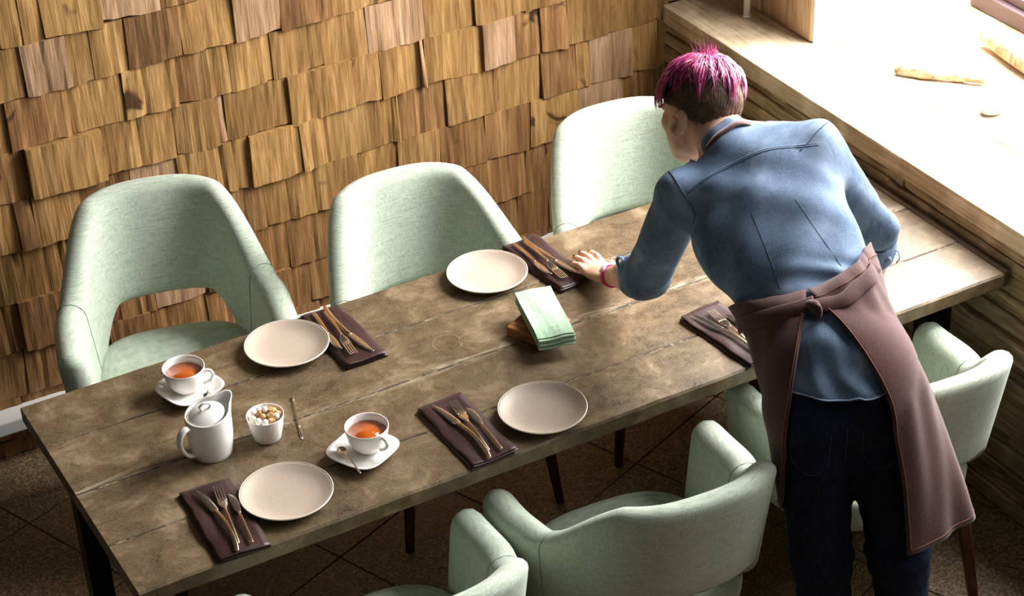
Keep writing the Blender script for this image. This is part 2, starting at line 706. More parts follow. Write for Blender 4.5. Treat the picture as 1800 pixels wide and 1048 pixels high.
s_ = M.noise(M.coord((1, 1, 1)), 30, 4, 0.7)
M.color(M.ramp(s_, [(0.3, srgb(92, 18, 50)), (0.7, srgb(168, 38, 92))]))
m_magenta = M.m
M = Mat('brown_hair', rough=0.5, spec=0.4)
s_ = M.noise(M.coord((1, 1, 1)), 40, 4, 0.7)
M.color(M.ramp(s_, [(0.3, srgb(58, 40, 30)), (0.7, srgb(120, 92, 70))]))
m_brownhair = M.m
M = Mat('pink_silicone', srgb(214, 30, 110), 0.4)
m_watch = M.m
M = Mat('watch_face', srgb(236, 214, 222), 0.15)
m_wface = M.m
M = Mat('dark_nail', srgb(40, 14, 18), 0.2)
m_nail = M.m
M = Mat('eye_white', srgb(225, 220, 214), 0.2)
m_eye = M.m
M = Mat('lip', srgb(176, 96, 90), 0.4)
m_lip = M.m

M = Mat('purple_brown_frame', srgb(84, 66, 70), 0.45)
m_frame = M.m
M = Mat('pale_stone', rough=0.7)
s_ = M.noise(M.coord((1, 1, 1)), 14, 4, 0.6)
M.color(M.ramp(s_, [(0.3, srgb(170, 166, 156)), (0.7, srgb(214, 210, 200))]))
m_stone = M.m
M = Mat('pale_ground', srgb(226, 226, 224), 0.9)
m_ground = M.m
# window glass: clear, with a faint mirror reflection
m_glass = bpy.data.materials.new('window_glass')
m_glass.use_nodes = True
nt = m_glass.node_tree
for x in list(nt.nodes):
    nt.nodes.remove(x)
out = nt.nodes.new('ShaderNodeOutputMaterial')
mx = nt.nodes.new('ShaderNodeMixShader')
tr = nt.nodes.new('ShaderNodeBsdfTransparent')
gl = nt.nodes.new('ShaderNodeBsdfGlossy')
gl.inputs['Roughness'].default_value = 0.02
mx.inputs[0].default_value = 0.06
nt.links.new(tr.outputs[0], mx.inputs[1])
nt.links.new(gl.outputs[0], mx.inputs[2])
nt.links.new(mx.outputs[0], out.inputs[0])

# ------------------------------------------------------------------ setting: floor
YW, XW = 1.655, 2.367
ZS = 0.85
floor = struct(box_obj('floor', (-3.0, -3.2, -0.06), (2.6, 1.75, -0.006), m_grout))
tile_a = 0.40
th = math.radians(22)
ex = Vector((math.cos(th), math.sin(th), 0))
ey = Vector((-math.sin(th), math.cos(th), 0))
tbm = bmesh.new()
bm_box(tbm, (-tile_a / 2 + .002, -tile_a / 2 + .002, -0.006), (tile_a / 2 - .002, tile_a / 2 - .002, 0.0), 0.0015, 1)
t0 = bm_obj('floor_tile', tbm, m_floor, floor, smooth=False)
origin = Vector((0.07, 1.32, 0)) + ex * tile_a / 2 + ey * tile_a / 2
first = True
for i in range(-14, 16):
    for j in range(-16, 10):
        p = origin + ex * tile_a * i + ey * tile_a * j
        if -1.2 < p.x < 2.58 and -1.9 < p.y < 1.70:
            if first:
                t = t0
                first = False
            else:
                t = t0.copy()
                COL.objects.link(t)
                t.parent = floor
            t.location = p
            t.rotation_euler = (0, 0, th)

# ------------------------------------------------------------------ setting: shingled wall
wall_b = struct(box_obj('wall_back', (-1.5, YW + 0.012, 0.0), (XW + 0.25, YW + 0.16, 2.3), m_backing))
ROWZ = [0.055, 0.193, 0.338, 0.495, 0.650, 0.805, 0.955, 1.100, 1.248, 1.398, 1.548, 1.700]
SEAMS = {
    8: [0.312, 0.374, 0.43, 0.593, 0.758],
    7: [0.358, 0.484, 0.548, 0.647, 0.80, 0.956, 1.094, 1.241, 1.373],
    6: [0.292, 0.463, 0.617, 0.774, 0.851, 0.928, 1.055, 1.213, 1.353, 1.537, 1.70, 1.87],
    5: [0.321, 0.536, 0.746, 0.875, 0.899, 1.093, 1.296, 1.384, 1.457, 1.515, 1.528, 1.72, 1.827, 1.92, 2.012, 2.159, 2.337],
    4: [0.267, 0.315, 0.45, 0.60, 0.74, 0.908, 0.954, 1.111, 1.189, 1.411, 1.434, 1.591, 1.753, 1.918, 2.042, 2.089, 2.244, 2.337],
    3: [0.266, 0.40, 0.55, 0.70, 0.986, 1.145, 1.29, 1.42, 1.56, 1.715, 1.874, 2.046, 2.207, 2.337],
    2: [0.227, 0.36, 0.50, 0.62, 0.78, 0.957, 1.044, 1.126, 1.29, 1.44, 1.60, 1.733, 1.852],
    1: [0.215, 0.34, 0.47, 0.60, 0.77, 0.90, 1.042, 1.102, 1.27, 1.43, 1.60, 1.82],
}
PALE = {(7, 0.358), (7, 0.956), (5, 1.72), (6, 1.353), (5, 0.875), (5, 1.515), (4, 2.089), (8, 0.593), (3, 2.046), (4, 0.60)}
PROUD = {(4, 0.954): 0.016, (4, 1.111): 0.016, (5, 1.72): 0.018, (7, 0.956): 0.012, (5, 0.321): 0.024, (5, 1.093): 0.014, (7, 0.358): 0.012}


def shingle(x0, x1, z0, z1, mat, depth, tilt, skew):
    nx = max(4, int((x1 - x0) / 0.014))
    xs = np.linspace(0, x1 - x0 - 0.0016, nx + 1)
    groove = rng.normal(0, 0.0008, nx + 1)
    for i in range(nx + 1):
        if rng.random() < 0.06 and 0 < i < nx:
            groove[i] -= rng.uniform(0.0015, 0.005)
    groove[0] -= 0.002
    groove[-1] -= 0.002
    jag = np.cumsum(rng.normal(0, 0.0016, nx + 1))
    jag -= jag.mean()
    jag += np.linspace(-1, 1, nx + 1) * rng.normal(0, 0.0022)
    lean = rng.normal(0, 0.004)
    H = z1 - z0
    V, F = [], []
    for k, (z, dz) in enumerate(((0.0, 0.0035), (0.5 * H, 0), (H - 0.001, 0))):
        for i, x in enumerate(xs):
            fy = -(depth + tilt * (1 - z / H) + skew * (x / xs[-1] - 0.5) + groove[i] * (1.0 if k != 1 else 0.6) + rng.normal(0, 0.0006))
            V.append((x + rng.normal(0, 0.0008) * (0 < i < nx) + lean * (0.5 - z / H), fy, z + (jag[i] if k == 0 else jag[i] * 0.3 * (k == 2))))
    n = nx + 1
    for k in range(2):
        for i in range(nx):
            F.append((k * n + i, k * n + i + 1, (k + 1) * n + i + 1, (k + 1) * n + i))
    b0 = len(V)
    for k, z in enumerate((0.0, H - 0.001)):
        for i, x in enumerate(xs):
            V.append((x, 0.010, z + (jag[i] if k == 0 else 0)))
    for i in range(nx):
        F.append((b0 + i + 1, b0 + i, b0 + n + i, b0 + n + i + 1))
        F.append((i + 1, i, b0 + i, b0 + i + 1))
        F.append((2 * n + i, 2 * n + i + 1, b0 + n + i + 1, b0 + n + i))
    F.append((0, n, 2 * n, b0 + n, b0))
    F.append((nx, b0 + nx, b0 + n + nx, 2 * n + nx, n + nx))
    mesh_obj('shingle', V, F, mat, wall_b, smooth=False, loc=(x0, YW, z0))


for r in range(len(ROWZ) - 1):
    z0, z1 = ROWZ[r], ROWZ[r + 1]
    if r >= 8:
        z1 -= 0.0
    se = list(SEAMS.get(r, []))
    lo_x = -0.45 if r < 9 else 0.1
    x = (se[0] if se else 0.3)
    pre = []
    while x > lo_x:
        x -= random.uniform(0.08, 0.18)
        pre.append(x)
    xs_ = pre[::-1] + se
    if not se:
        xs_ = pre[::-1] + [0.3]
    XE = XW + 0.012 if z0 < 0.84 else XW + 0.248
    while xs_[-1] < XE - 0.07:
        xs_.append(min(xs_[-1] + random.uniform(0.08, 0.19), XE))
    if xs_[-1] < XE - 0.002:
        xs_.append(XE)
    for a_, b_ in zip(xs_[:-1], xs_[1:]):
        if b_ - a_ < 0.01:
            continue
        key = (r, round(a_, 3))
        mat = m_shingle
        if key in PALE or (random.random() < 0.02):
            mat = m_shingle_pink
        elif r <= 2 or random.random() < 0.18:
            mat = m_shingle_dark
        dep = 0.010 + PROUD.get(key, random.uniform(-0.003, 0.008))
        shingle(a_, b_, z0 + random.uniform(-0.003, 0.003), z1, mat, dep, random.uniform(0.0, 0.008), random.uniform(-0.006, 0.006))
x = XW + 0.013
while x < XW + 0.24:
    x2 = min(x + random.uniform(0.08, 0.13), XW + 0.248)
    shingle(x, x2, 0.853, 0.955, m_shingle, 0.012, 0.002, 0.0)
    x = x2
# white rail running along the foot of the wall
trim = struct(box_obj('trim_1', (-1.4, YW - 0.075, 0.118), (XW - 0.01, YW - 0.002, 0.165), m_white_paint, bev=0.006))
for z0, z1 in ((0.0, 0.055),):
    x = -0.25
    while x < XW - 0.05:
        x2 = min(x + random.uniform(0.10, 0.2), XW - 0.02)
        shingle(x, x2, z0 + 0.002, z1, m_shingle_dark, 0.01, 0.0, 0.0)
        x = x2

# ------------------------------------------------------------------ setting: plank wall under the window
wall_r = struct(box_obj('wall_right', (XW + 0.035, -2.6, 0.0), (XW + 0.20, YW + 0.16, ZS - 0.06), m_backing))
z = 0.002
while z < ZS - 0.075:
    h = random.uniform(0.024, 0.062)
    if z + h > ZS - 0.085:
        h = ZS - 0.0605 - z
    y = YW - 0.012 if random.random() < 0.7 else YW - 0.014
    base = random.uniform(-0.008, 0.010)
    while y > -1.6:
        ln = random.uniform(0.5, 1.3)
        y2 = max(y - ln, -1.7)
        dp = base + random.uniform(-0.007, 0.007)
        n = max(6, int((y - y2) / 0.05))
        ys = np.linspace(0, y2 - y + 0.002, n + 1)
        w1 = np.cumsum(rng.normal(0, 0.0012, n + 1))
        w2 = rng.normal(0, 0.0022, n + 1)
        w3 = rng.normal(0, 0.0016, n + 1)
        R = []
        for i in range(n + 1):
            zz0 = 0.001 + abs(w3[i]) * 0.6
            zz1 = h - 0.001 - abs(w2[i]) * 0.6
            fx = -0.012 - dp + w1[i] * 0.3 + w2[i]
            fx2 = -0.012 - dp + w1[i] * 0.3 + w3[i]
            R.append([(0.05, ys[i], zz0), (fx2 + 0.003, ys[i], zz0), (fx2, ys[i], zz0 + 0.004), ((fx + fx2) / 2 + rng.normal(0, 0.0015), ys[i], h / 2),
                      (fx, ys[i], zz1 - 0.004), (fx + 0.003, ys[i], zz1), (0.05, ys[i], zz1)])
        o = rings('plank', R, m_plank, wall_r, smooth=False)
        o.location = (XW, y, z)
        y = y2
    z += h

# deep window sill: pale boards with a thick front edge
sill = struct(empty('trim_2'))
sbm = bmesh.new()
bm_box(sbm, (XW - 0.012, -2.6, ZS - 0.06), (XW + 0.26, YW - 0.012, ZS), 0.005, 2)
bm_obj('sill_board', sbm, m_sill, sill, smooth=False)
for k in range(2):
    box_obj('sill_board', (XW + 0.262 + k * 0.27, -2.6, ZS - 0.058), (XW + 0.53 + k * 0.27, YW - 0.012, ZS - 0.0005), m_sill, sill, bev=0.002, seg=1)
box_obj('sill_board', (XW + 0.802, -2.6, ZS - 0.058), (3.30, YW - 0.012, ZS - 0.0005), m_sill, sill, bev=0.002, seg=1)
box_obj('sill_support', (XW + 0.201, -2.6, 0.0), (3.30, YW + 0.16, ZS - 0.061), m_backing, sill)

# timber pier beside the window, reaching from the sill up the wall
pier = struct(empty('trim_3'))
for k, (y0, y1) in enumerate(((1.172, 1.30), (1.302, 1.43), (1.432, 1.64))):
    box_obj('pier_board', (2.572 + 0.004 * (k % 2), y0, ZS + 0.0005), (2.68, y1, 4.4), m_sillblock, pier, bev=0.003, seg=1)
box_obj('pier_glare_panel', (2.576, 1.162, ZS + 0.0005), (2.679, 1.1715, 4.4), m_white_paint, pier)  # white panel added so the pier side looks blown out by window light
# the wall beyond the plank wall, behind the pier
wall_r2 = struct(box_obj('wall_right_upper', (3.24, YW, 0.0), (3.36, YW + 0.16, 4.4), m_white_paint))
wall_b2 = struct(box_obj('wall_back_return', (XW + 0.251, YW + 0.0, 0.0), (3.239, YW + 0.16, 4.4), m_white_paint))

# window: frame rails, mullions and panes
win = struct(empty('window_1'))
bm = bmesh.new()
bm_box(bm, (3.125, -2.6, ZS), (3.20, 1.115, ZS + 0.055), 0.006, 2)
bm_box(bm, (3.150, -2.6, ZS + 0.055), (3.20, 1.115, ZS + 0.085), 0.004, 2)
bm_obj('window_frame', bm, m_frame, win, smooth=False)
box_obj('window_frame', (3.125, -2.6, 4.40), (3.20, 1.115, 4.48), m_frame, win, bev=0.006)
for yv in (1.055, 0.0, -1.3, -2.6):
    box_obj('mullion', (3.13, yv, ZS + 0.086), (3.20, yv + 0.06, 4.399), m_frame, win, bev=0.005)
for y0, y1 in ((1.116, 1.640), (0.061, 1.054), (-1.239, -0.001), (-2.539, -1.301)):
    box_obj('pane', (3.163, y0, ZS + 0.086), (3.169, y1, 4.399), m_glass, win)
struct(box_obj('ground_outside', (3.40, -6, 0.0), (9.0, 6, 0.3), m_ground))

# ------------------------------------------------------------------ things on the sill
post = empty('sill_post', (2.519, 1.424, ZS))
lathe('shaft', [(0, 0.008), (0.0105, 0.008), (0.0105, 0.9), (0, 0.9)], m_white_paint, post, 20)
lathe('foot_ring', [(0, 0), (0.0125, 0), (0.0125, 0.007), (0.0105, 0.0085), (0, 0.0085)], m_white_paint, post, 20)
tag(post, 'thin white round post standing on the sill beside the timber pier', 'post')


def lumpy(name, lo, hi, f, h, mat, disp=0.0, freq=60.0):
    V, F = nets(f, lo, hi, h)
    if disp:
        V = V + disp * np.stack([np.sin(V[:, 1] * freq + 1.3 * np.sin(V[:, 0] * freq * .7)), np.sin(V[:, 2] * freq * 1.2 + V[:, 0] * freq), np.sin(V[:, 0] * freq * .9 + 2 * np.cos(V[:, 1] * freq * .6))], 1)
    V = relax(V, F, 1)
    return mesh_obj(name, V, F, mat)


dw = lumpy('driftwood_branch', (2.60, 0.60, .84), (2.88, 0.92, .92), union([cone((2.655, .865, ZS + .014), (2.70, .805, ZS + .018), .013, .017), cone((2.70, .805, ZS + .018), (2.765, .735, ZS + .014), .017, .012),
           cone((2.765, .735, ZS + .014), (2.815, .675, ZS + .012), .012, .010)], .012), .004, m_drift, 0.0015, 90)
tag(dw, 'knobbly piece of driftwood lying in the middle of the sunlit sill', 'driftwood')
st = lumpy('pebble', (2.65, 0.46, .84), (2.80, 0.60, .90), ell((2.725, .535, ZS + .014), (.042, .032, .014)), .003, m_stone)
tag(st, 'flat pale pebble on the sunlit sill in front of the driftwood', 'stone')
lg = tube('log', [(2.985, 0.875, ZS + .034), (2.972, 0.75, ZS + .033), (2.955, 0.60, ZS + .035), (2.94, 0.42, ZS + .034), (2.93, 0.30, ZS + .034)], [.024, .032, .033, .034, .030], m_drift, None, 14)
tag(lg, 'long pale peeled log lying along the back of the sill', 'log')

# ------------------------------------------------------------------ table
ZT = 0.74
table = empty('dining_table', (0, 0, 0))
tag(table, 'long dining table with four worn brown boards on a black steel frame', 'table')
TX1 = 2.322
edges = [0.0, 0.184, 0.392, 0.604, 0.793]
for k in range(4):
    y0, y1 = edges[k], edges[k + 1]
    n = 46
    xs = np.linspace(0, TX1, n)
    R = []
    for i, x in enumerate(xs):
        j0 = rng.normal(0, 0.0007)
        j1 = rng.normal(0, 0.0007)
        a0 = y0 + (0.0012 if k else 0.0) + j0
        a1 = y1 - (0.0012 if k < 3 else 0.0) + j1
        c0 = 0.003 if k else 0.005
        c1 = 0.003 if k < 3 else 0.005
        sg = rng.normal(0, 0.0002)
        nick = max(0, rng.normal(-0.0015, 0.002)) if k == 0 else 0
        R.append([(x, a0 + 0.003, ZT - 0.042), (x, a0, ZT - 0.038), (x, a0 + nick, ZT - c0 - nick), (x, a0 + c0 + nick, ZT + sg),
                  (x, a0 * 0.67 + a1 * 0.33, ZT + sg), (x, a0 * 0.33 + a1 * 0.67, ZT + sg),
                  (x, a1 - c1, ZT + sg), (x, a1, ZT - c1), (x, a1, ZT - 0.038), (x, a1 - 0.003, ZT - 0.042)])
    rings('top_board', R, m_table, table, smooth=False)
for k in (1, 2, 3):
    box_obj('joint_filler', (0.002, edges[k] - 0.004, ZT - 0.02), (TX1 - 0.002, edges[k] + 0.004, ZT - 0.0016), m_filler, table)
eb = box_obj('end_board', (TX1 + 0.001, 0.0, ZT - 0.042), (XW - 0.024, 0.793, ZT + 0.004), m_darkend, table, bev=0.003, seg=1)
bm = bmesh.new()
bm_box(bm, (0.06, 0.045, ZT - 0.074), (2.25, 0.075, ZT - 0.043), 0.003, 1)
bm_obj('frame_rail', bm, m_steel, table, smooth=False)
bm = bmesh.new()
bm_box(bm, (0.06, 0.718, ZT - 0.072), (2.25, 0.748, ZT - 0.043), 0.003, 1)
bm_obj('frame_rail', bm, m_steel, table, smooth=False)
for x in (0.06, 0.78, 1.48, 2.17):
    box_obj('cross_rail', (x, 0.076, ZT - 0.072), (x + 0.03, 0.717, ZT - 0.043), m_steel, table, bev=0.003, seg=1)
for (x, y) in ((0.065, 0.05), (0.065, 0.69), (2.168, 0.10), (2.168, 0.69)):
    wd = 0.055 if x < 1 else 0.082
    box_obj('leg', (x, y, 0.0), (x + wd, y + 0.055, ZT - 0.0745), m_steel, table, bev=0.003, seg=1)
box_obj('bracket', (2.262, 0.06, ZT - 0.075), (2.300, 0.10, ZT - 0.043), m_white_paint, table, bev=0.003, seg=1)

# ------------------------------------------------------------------ chairs


def sstep(a, b, x):
    t = np.clip((x - a) / (b - a), 0, 1)
    return t * t * (3 - 2 * t)


def chair_section(x, y, nx_, ny_, z0, z1, T, lean_x, lean_y, M_=7, K=6):
    """stadium section in the plane (outward normal, z)."""
    r = min(T / 2, (z1 - z0) / 2 - 1e-4)
    pts = []
    for k in range(M_):
        t = k / (M_ - 1)
        pts.append((T / 2, z0 + r + t * (z1 - z0 - 2 * r)))
    for k in range(1, K):
        a = PI * k / K
        pts.append((T / 2 * math.cos(a), z1 - r + r * math.sin(a)))
    for k in range(M_):
        t = 1 - k / (M_ - 1)
        pts.append((-T / 2, z0 + r + t * (z1 - z0 - 2 * r)))
    for k in range(1, K):
        a = PI + PI * k / K
        pts.append((T / 2 * math.cos(a), z0 + r + r * math.sin(a)))
    out = []
    for d, z in pts:
        l = z - 0.45
        l = l if l > 0 else l * 0.6
        out.append((x + nx_ * d + lean_x * l, y + ny_ * d + lean_y * l, z))
    return out


def make_chair():
    root = empty('tub_armchair')
    hw, yf, yb, ne = 0.258, -0.165, 0.215, 2.0 / 2.7
    st_ = []
    for s in np.linspace(-1, 1, 61):
        ph = s * PI / 2
        sx_, cx_ = math.sin(ph), math.cos(ph)
        x = hw * math.copysign(abs(sx_) ** ne, sx_)
        y = yf + (yb - yf) * (max(cx_, 0) ** ne)
        st_.append((x, y, abs(math.degrees(ph))))
    P = np.array([(a_, b_) for a_, b_, _ in st_])
    T = np.gradient(P, axis=0)
    T /= np.linalg.norm(T, axis=1)[:, None]
    Nn = np.stack([-T[:, 1], T[:, 0]], 1)
    Nn = np.where((Nn * np.sign(P - np.array([0, -0.05])) @ np.ones(2) < 0)[:, None], -Nn, Nn)
    R = []
    for (x, y, d), n_ in zip(st_, Nn):
        zt = 0.856 - 0.014 * (d / 40) ** 2 if d < 40 else 0.842
        zt = zt + (0.664 - zt) * float(sstep(34, 69, d))
        zt = zt - 0.016 * float(sstep(70, 90, d))
        zb = 0.375 + 0.165 * (1 - float(sstep(22, 63, d)))
        Tt = 0.058 + 0.022 * float(sstep(45, 75, d))
        k = 1 - float(sstep(35, 75, d))
        R.append(chair_section(x, y, n_[0], n_[1], zb, zt, Tt, math.copysign(0.10 * (1 - k), x), 0.22 * k))
    # rounded arm fronts
    def tip(i, sgn):
        x, y, d = st_[i]
        n_ = Nn[i]
        res = []
        for f_, sc_ in ((0.012, 0.93), (0.022, 0.76), (0.029, 0.5), (0.032, 0.15)):
            dz = 0.035 * (1 - sc_)
            res.append(chair_section(x, y - f_, n_[0], n_[1], 0.375 + dz, 0.648 - dz, 0.080 * sc_, math.copysign(0.10, x), 0))
        return res
    R = tip(0, -1)[::-1] + R + tip(-1, 1)
    shell = rings('backrest_shell', R, m_mint, root)
    # seams where arm and back covers meet
    for sg in (-1, 1):
        i = 30 + sg * 21
        j = i + (4 if sg > 0 else 3)
        sec = np.array(R[j])
        cen = sec.mean(0)
        loop = []
        for q in sec:
            dq = q - cen
            dq[2] = 0
            loop.append(q + 0.0006 * dq / (np.linalg.norm(dq) + 1e-6))
        half = loop[:20]
        tube('seam', half, 0.0012, m_mintseam, shell, n=5, m=2)
    # seat cushion
    RS = []
    for z, ins in ((0.362, 0.03), (0.37, 0.012), (0.39, 0.002), (0.42, 0.0), (0.445, 0.004), (0.458, 0.014), (0.466, 0.035), (0.471, 0.08), (0.473, 0.14)):
        ring = []
        for k in range(48):
            t = 2 * PI * k / 48
            c_, s_2 = math.cos(t), math.sin(t)
            e = 2 / 3.0
            x = (0.232 - ins) * math.copysign(abs(c_) ** e, c_)
            yy = -0.030 + (0.222 - ins) * math.copysign(abs(s_2) ** e, s_2)
            ring.append((x, yy, z))
        RS.append(ring)
    rings('seat', RS, m_mint, root)
    for sx_ in (-1, 1):
        for y0, y1, xo, xi in ((-0.17, -0.215, 0.225, 0.185), (0.135, 0.195, 0.215, 0.175)):
            a_ = np.array((sx_ * xi, y0, 0.372))
            b_ = np.array((sx_ * xo, y1, 0.0))
            RR = []
            for t in (0, 0.05, 0.5, 1.0):
                c_ = a_ + (b_ - a_) * t
                r_ = 0.021 - 0.009 * t
                RR.append([(c_[0] + r_ * math.cos(q), c_[1] + r_ * math.sin(q), c_[2]) for q in np.linspace(0, 2 * PI, 14, endpoint=False)])
            rings('leg', RR, m_legwood, root)
    return root


chair0 = make_chair()
CH = [
    ((0.521, 1.180, 0), -14, 'mint armchair by the shingled wall behind the teacup, turned at an angle'),
    ((1.152, 0.850, 0), -4, 'mint armchair by the shingled wall behind the middle plate'),
    ((1.835, 0.862, 0), -7, 'mint armchair by the shingled wall nearest the window, behind the leaning person'),
    ((0.487, -0.185, 0), 180, 'mint armchair cut off by the bottom of the picture, near side of the table'),
    ((1.122, -0.174, 0), 176.5, 'mint armchair on the near side of the table, left of the standing person'),
    ((1.828, -0.118, 0), 176, 'mint armchair on the near side beside the plank wall, behind the apron'),
]
for i, (loc, rz, lab) in enumerate(CH):
    ch = chair0 if i == 0 else copy_tree(chair0)
    ch.location = loc
    ch.rotation_euler = (0, 0, math.radians(rz))
    tag(ch, lab, 'armchair', 'mint armchairs around the table')

# ------------------------------------------------------------------ tableware


def make_plate(loc, label):
    root = empty('dinner_plate', loc)
    lathe('dish', [(0, 0.0), (0.060, 0.0), (0.068, 0.003), (0.085, 0.010), (0.1025, 0.0195), (0.1035, 0.021), (0.1018, 0.0225), (0.098, 0.0205), (0.084, 0.0135), (0.068, 0.0085), (0.04, 0.0072), (0, 0.007)], m_plate, root, 64)
    bm_r = lathe('rim', [(0.1028, 0.0186), (0.1045, 0.0200), (0.1047, 0.0218), (0.1034, 0.0232), (0.1018, 0.0228), (0.1022, 0.0222), (0.1034, 0.0212), (0.1028, 0.0186)], m_rim, root, 64)
    tag(root, label, 'plate', 'sand coloured plates on the table')
    return root


make_plate((0.396, 0.128, ZT + .001), 'sand coloured round plate nearest the camera, beside the teapot')
make_plate((1.031, 0.099, ZT + .001), 'sand coloured round plate on the near side, in front of the wooden block')
make_plate((1.210, 0.692, ZT + .001), 'sand coloured round plate on the far side, left of the reaching hand')
make_plate((0.638, 0.667, ZT + .001), 'sand coloured round plate on the far side, behind the sugar bowl')


def make_napkin(loc, rz, W_, L_, label, seed):
    """cloth folded in zigzag across its width; L_ along +y."""
    r_ = np.random.default_rng(seed)
    root_n = 34
    prof = []
    lay = 4
    gap = 0.0034
    for k in range(lay):
        xs = np.linspace(W_ / 2 - 0.003 * (k % 2), -W_ / 2 + 0.002 * k, 9)
        if k % 2:
            xs = xs[::-1]
        for x in xs:
            prof.append((x, 0.0014 + k * gap))
        if k < lay - 1:
            xe = xs[-1]
            sg = -1 if k % 2 == 0 else 1
            prof.append((xe + sg * 0.003, 0.0014 + (k + 0.5) * gap))
    prof = np.array(prof)
    n = 26
    ys = np.linspace(-L_ / 2, L_ / 2, n)
    ph = r_.uniform(0, 6, 6)
    top, bot = [], []
    R = []
    T = np.gradient(prof, axis=0)
    T /= np.linalg.norm(T, axis=1)[:, None]
    N2 = np.stack([-T[:, 1], T[:, 0]], 1)
    for y in ys:
        ring = []
        off = 0.0022 * math.sin(y * 38 + ph[0]) + 0.0012 * math.sin(y * 90 + ph[1])
        for sgn in (1, -1):
            pr = prof + sgn * 0.0009 * N2
            pr = pr if sgn > 0 else pr[::-1]
            for (x, z) in pr:
                h_ = z / (lay * gap)
                e_ = (abs(x) / (W_ / 2)) ** 4
                zz = z + h_ * (0.0016 * math.sin(x * 60 + y * 20 + ph[2]) + 0.0012 * math.sin(x * 25 - y * 45 + ph[3]) + 0.0022 * e_ * math.sin(y * 30 + ph[4]))
                yy = y + (0.003 * math.sin(z * 900 + ph[5]) if abs(y) > L_ / 2 - 0.002 else 0)
                ring.append((x + off * (1 if x < 0 else 0.5) * h_, yy, max(zz, 0.0003)))
        R.append(ring)
    o = rings('cloth_napkin', R, m_satin)
    o.location = loc
    o.rotation_euler = (0, 0, rz)
    tag(o, label, 'napkin', 'folded brown cloth napkins')
    return o


def blade_strip(name, C, parent, mat):
    """C: rows of (x, y, z, halfwidth, thickness); a flat bar along the path with soft edges."""
    C = np.asarray(C, float)
    Q = smooth_path(C, 4)
    T = np.gradient(Q[:, :2], axis=0)
    T /= np.linalg.norm(T, axis=1)[:, None] + 1e-9
    R = []
    for q, t in zip(Q, T):
        nx_, ny_ = -t[1], t[0]
        x, y, z, hw_, th_ = q
        ring = []
        for a_, b_ in ((1, 0.0), (0.8, 0.42), (0.35, 0.5), (-0.35, 0.5), (-0.8, 0.42), (-1, 0), (-0.8, -0.42), (-0.35, -0.5), (0.35, -0.5), (0.8, -0.42)):
            ring.append((x + nx_ * hw_ * a_, y + ny_ * hw_ * a_, z + th_ * b_))
        R.append(ring)
    return rings(name, R, mat, parent)


def make_knife():
    root = empty('table_knife')
    blade_strip('blade', [(0.0, 0.118, 0.0022, 0.0006, 0.0008), (0.0015, 0.105, 0.0022, 0.0045, 0.0014), (0.0035, 0.085, 0.0024, 0.0078, 0.0018), (0.0045, 0.055, 0.0028, 0.0092, 0.0022), (0.0045, 0.028, 0.0030, 0.0092, 0.0026), (0.0045, 0.020, 0.0032, 0.0070, 0.0032)], root, m_cut)
    blade_strip('handle', [(0.0045, 0.022, 0.0032, 0.0050, 0.0038), (0.005, 0.010, 0.0042, 0.0050, 0.0048), (0.0035, -0.03, 0.0062, 0.0052, 0.0052), (-0.001, -0.07, 0.0058, 0.0054, 0.0052), (-0.008, -0.105, 0.0040, 0.0058, 0.0050), (-0.015, -0.126, 0.0030, 0.0052, 0.0042), (-0.0162, -0.1295, 0.0028, 0.0030, 0.0030)], root, m_cuth)
    return root


def make_fork():
    root = empty('table_fork')
    for k in range(4):
        x = (k - 1.5) * 0.0058
        blade_strip('tine', [(x * 0.92, 0.098, 0.0052, 0.0010, 0.0012), (x, 0.085, 0.0036, 0.0017, 0.0020), (x, 0.060, 0.0022, 0.0019, 0.0022), (x * 0.98, 0.042, 0.0026, 0.0026, 0.0022)], root, m_cut)
    blade_strip('head', [(0, 0.047, 0.0024, 0.0108, 0.0022), (0, 0.036, 0.0028, 0.0116, 0.0024), (0, 0.024, 0.0040, 0.0100, 0.0028), (0, 0.013, 0.0058, 0.0050, 0.0034), (0, 0.006, 0.0066, 0.0030, 0.0036)], root, m_cut)
    blade_strip('handle', [(0, 0.008, 0.0064, 0.0030, 0.0036), (0, -0.02, 0.0078, 0.0032, 0.0042), (0, -0.06, 0.0070, 0.0042, 0.0044), (0, -0.095, 0.0042, 0.0052, 0.0042), (0, -0.112, 0.0026, 0.0048, 0.0036), (0, -0.115, 0.0024, 0.0030, 0.0026)], root, m_cuth)
    return root


def make_butter():
    root = empty('butter_knife')
    blade_strip('blade', [(-0.006, 0.090, 0.0022, 0.0006, 0.0008), (-0.0025, 0.083, 0.0022, 0.0045, 0.0014), (0.0, 0.070, 0.0024, 0.0080, 0.0018), (0.001, 0.045, 0.0028, 0.0094, 0.0020), (0.0012, 0.024, 0.0032, 0.0062, 0.0024), (0.001, 0.014, 0.0036, 0.0028, 0.0030)], root, m_cut)
    blade_strip('handle', [(0.001, 0.016, 0.0036, 0.0026, 0.0030), (0.0005, 0.0, 0.0042, 0.0036, 0.0036), (0, -0.03, 0.0044, 0.0046, 0.0038), (0, -0.065, 0.0036, 0.0048, 0.0036), (0, -0.090, 0.0028, 0.0046, 0.0032), (0, -0.093, 0.0026, 0.0034, 0.0024)], root, m_cuth)
    return root


K0, F0, B0 = make_knife(), make_fork(), make_butter()
used = {}


def place(proto, key, loc, rz, label, cat, group):
    if key not in used:
        used[key] = True
        o = proto
    else:
        o = copy_tree(proto)
    o.location = loc
    o.rotation_euler = (0, 0, rz)
    return tag(o, label, cat, group)


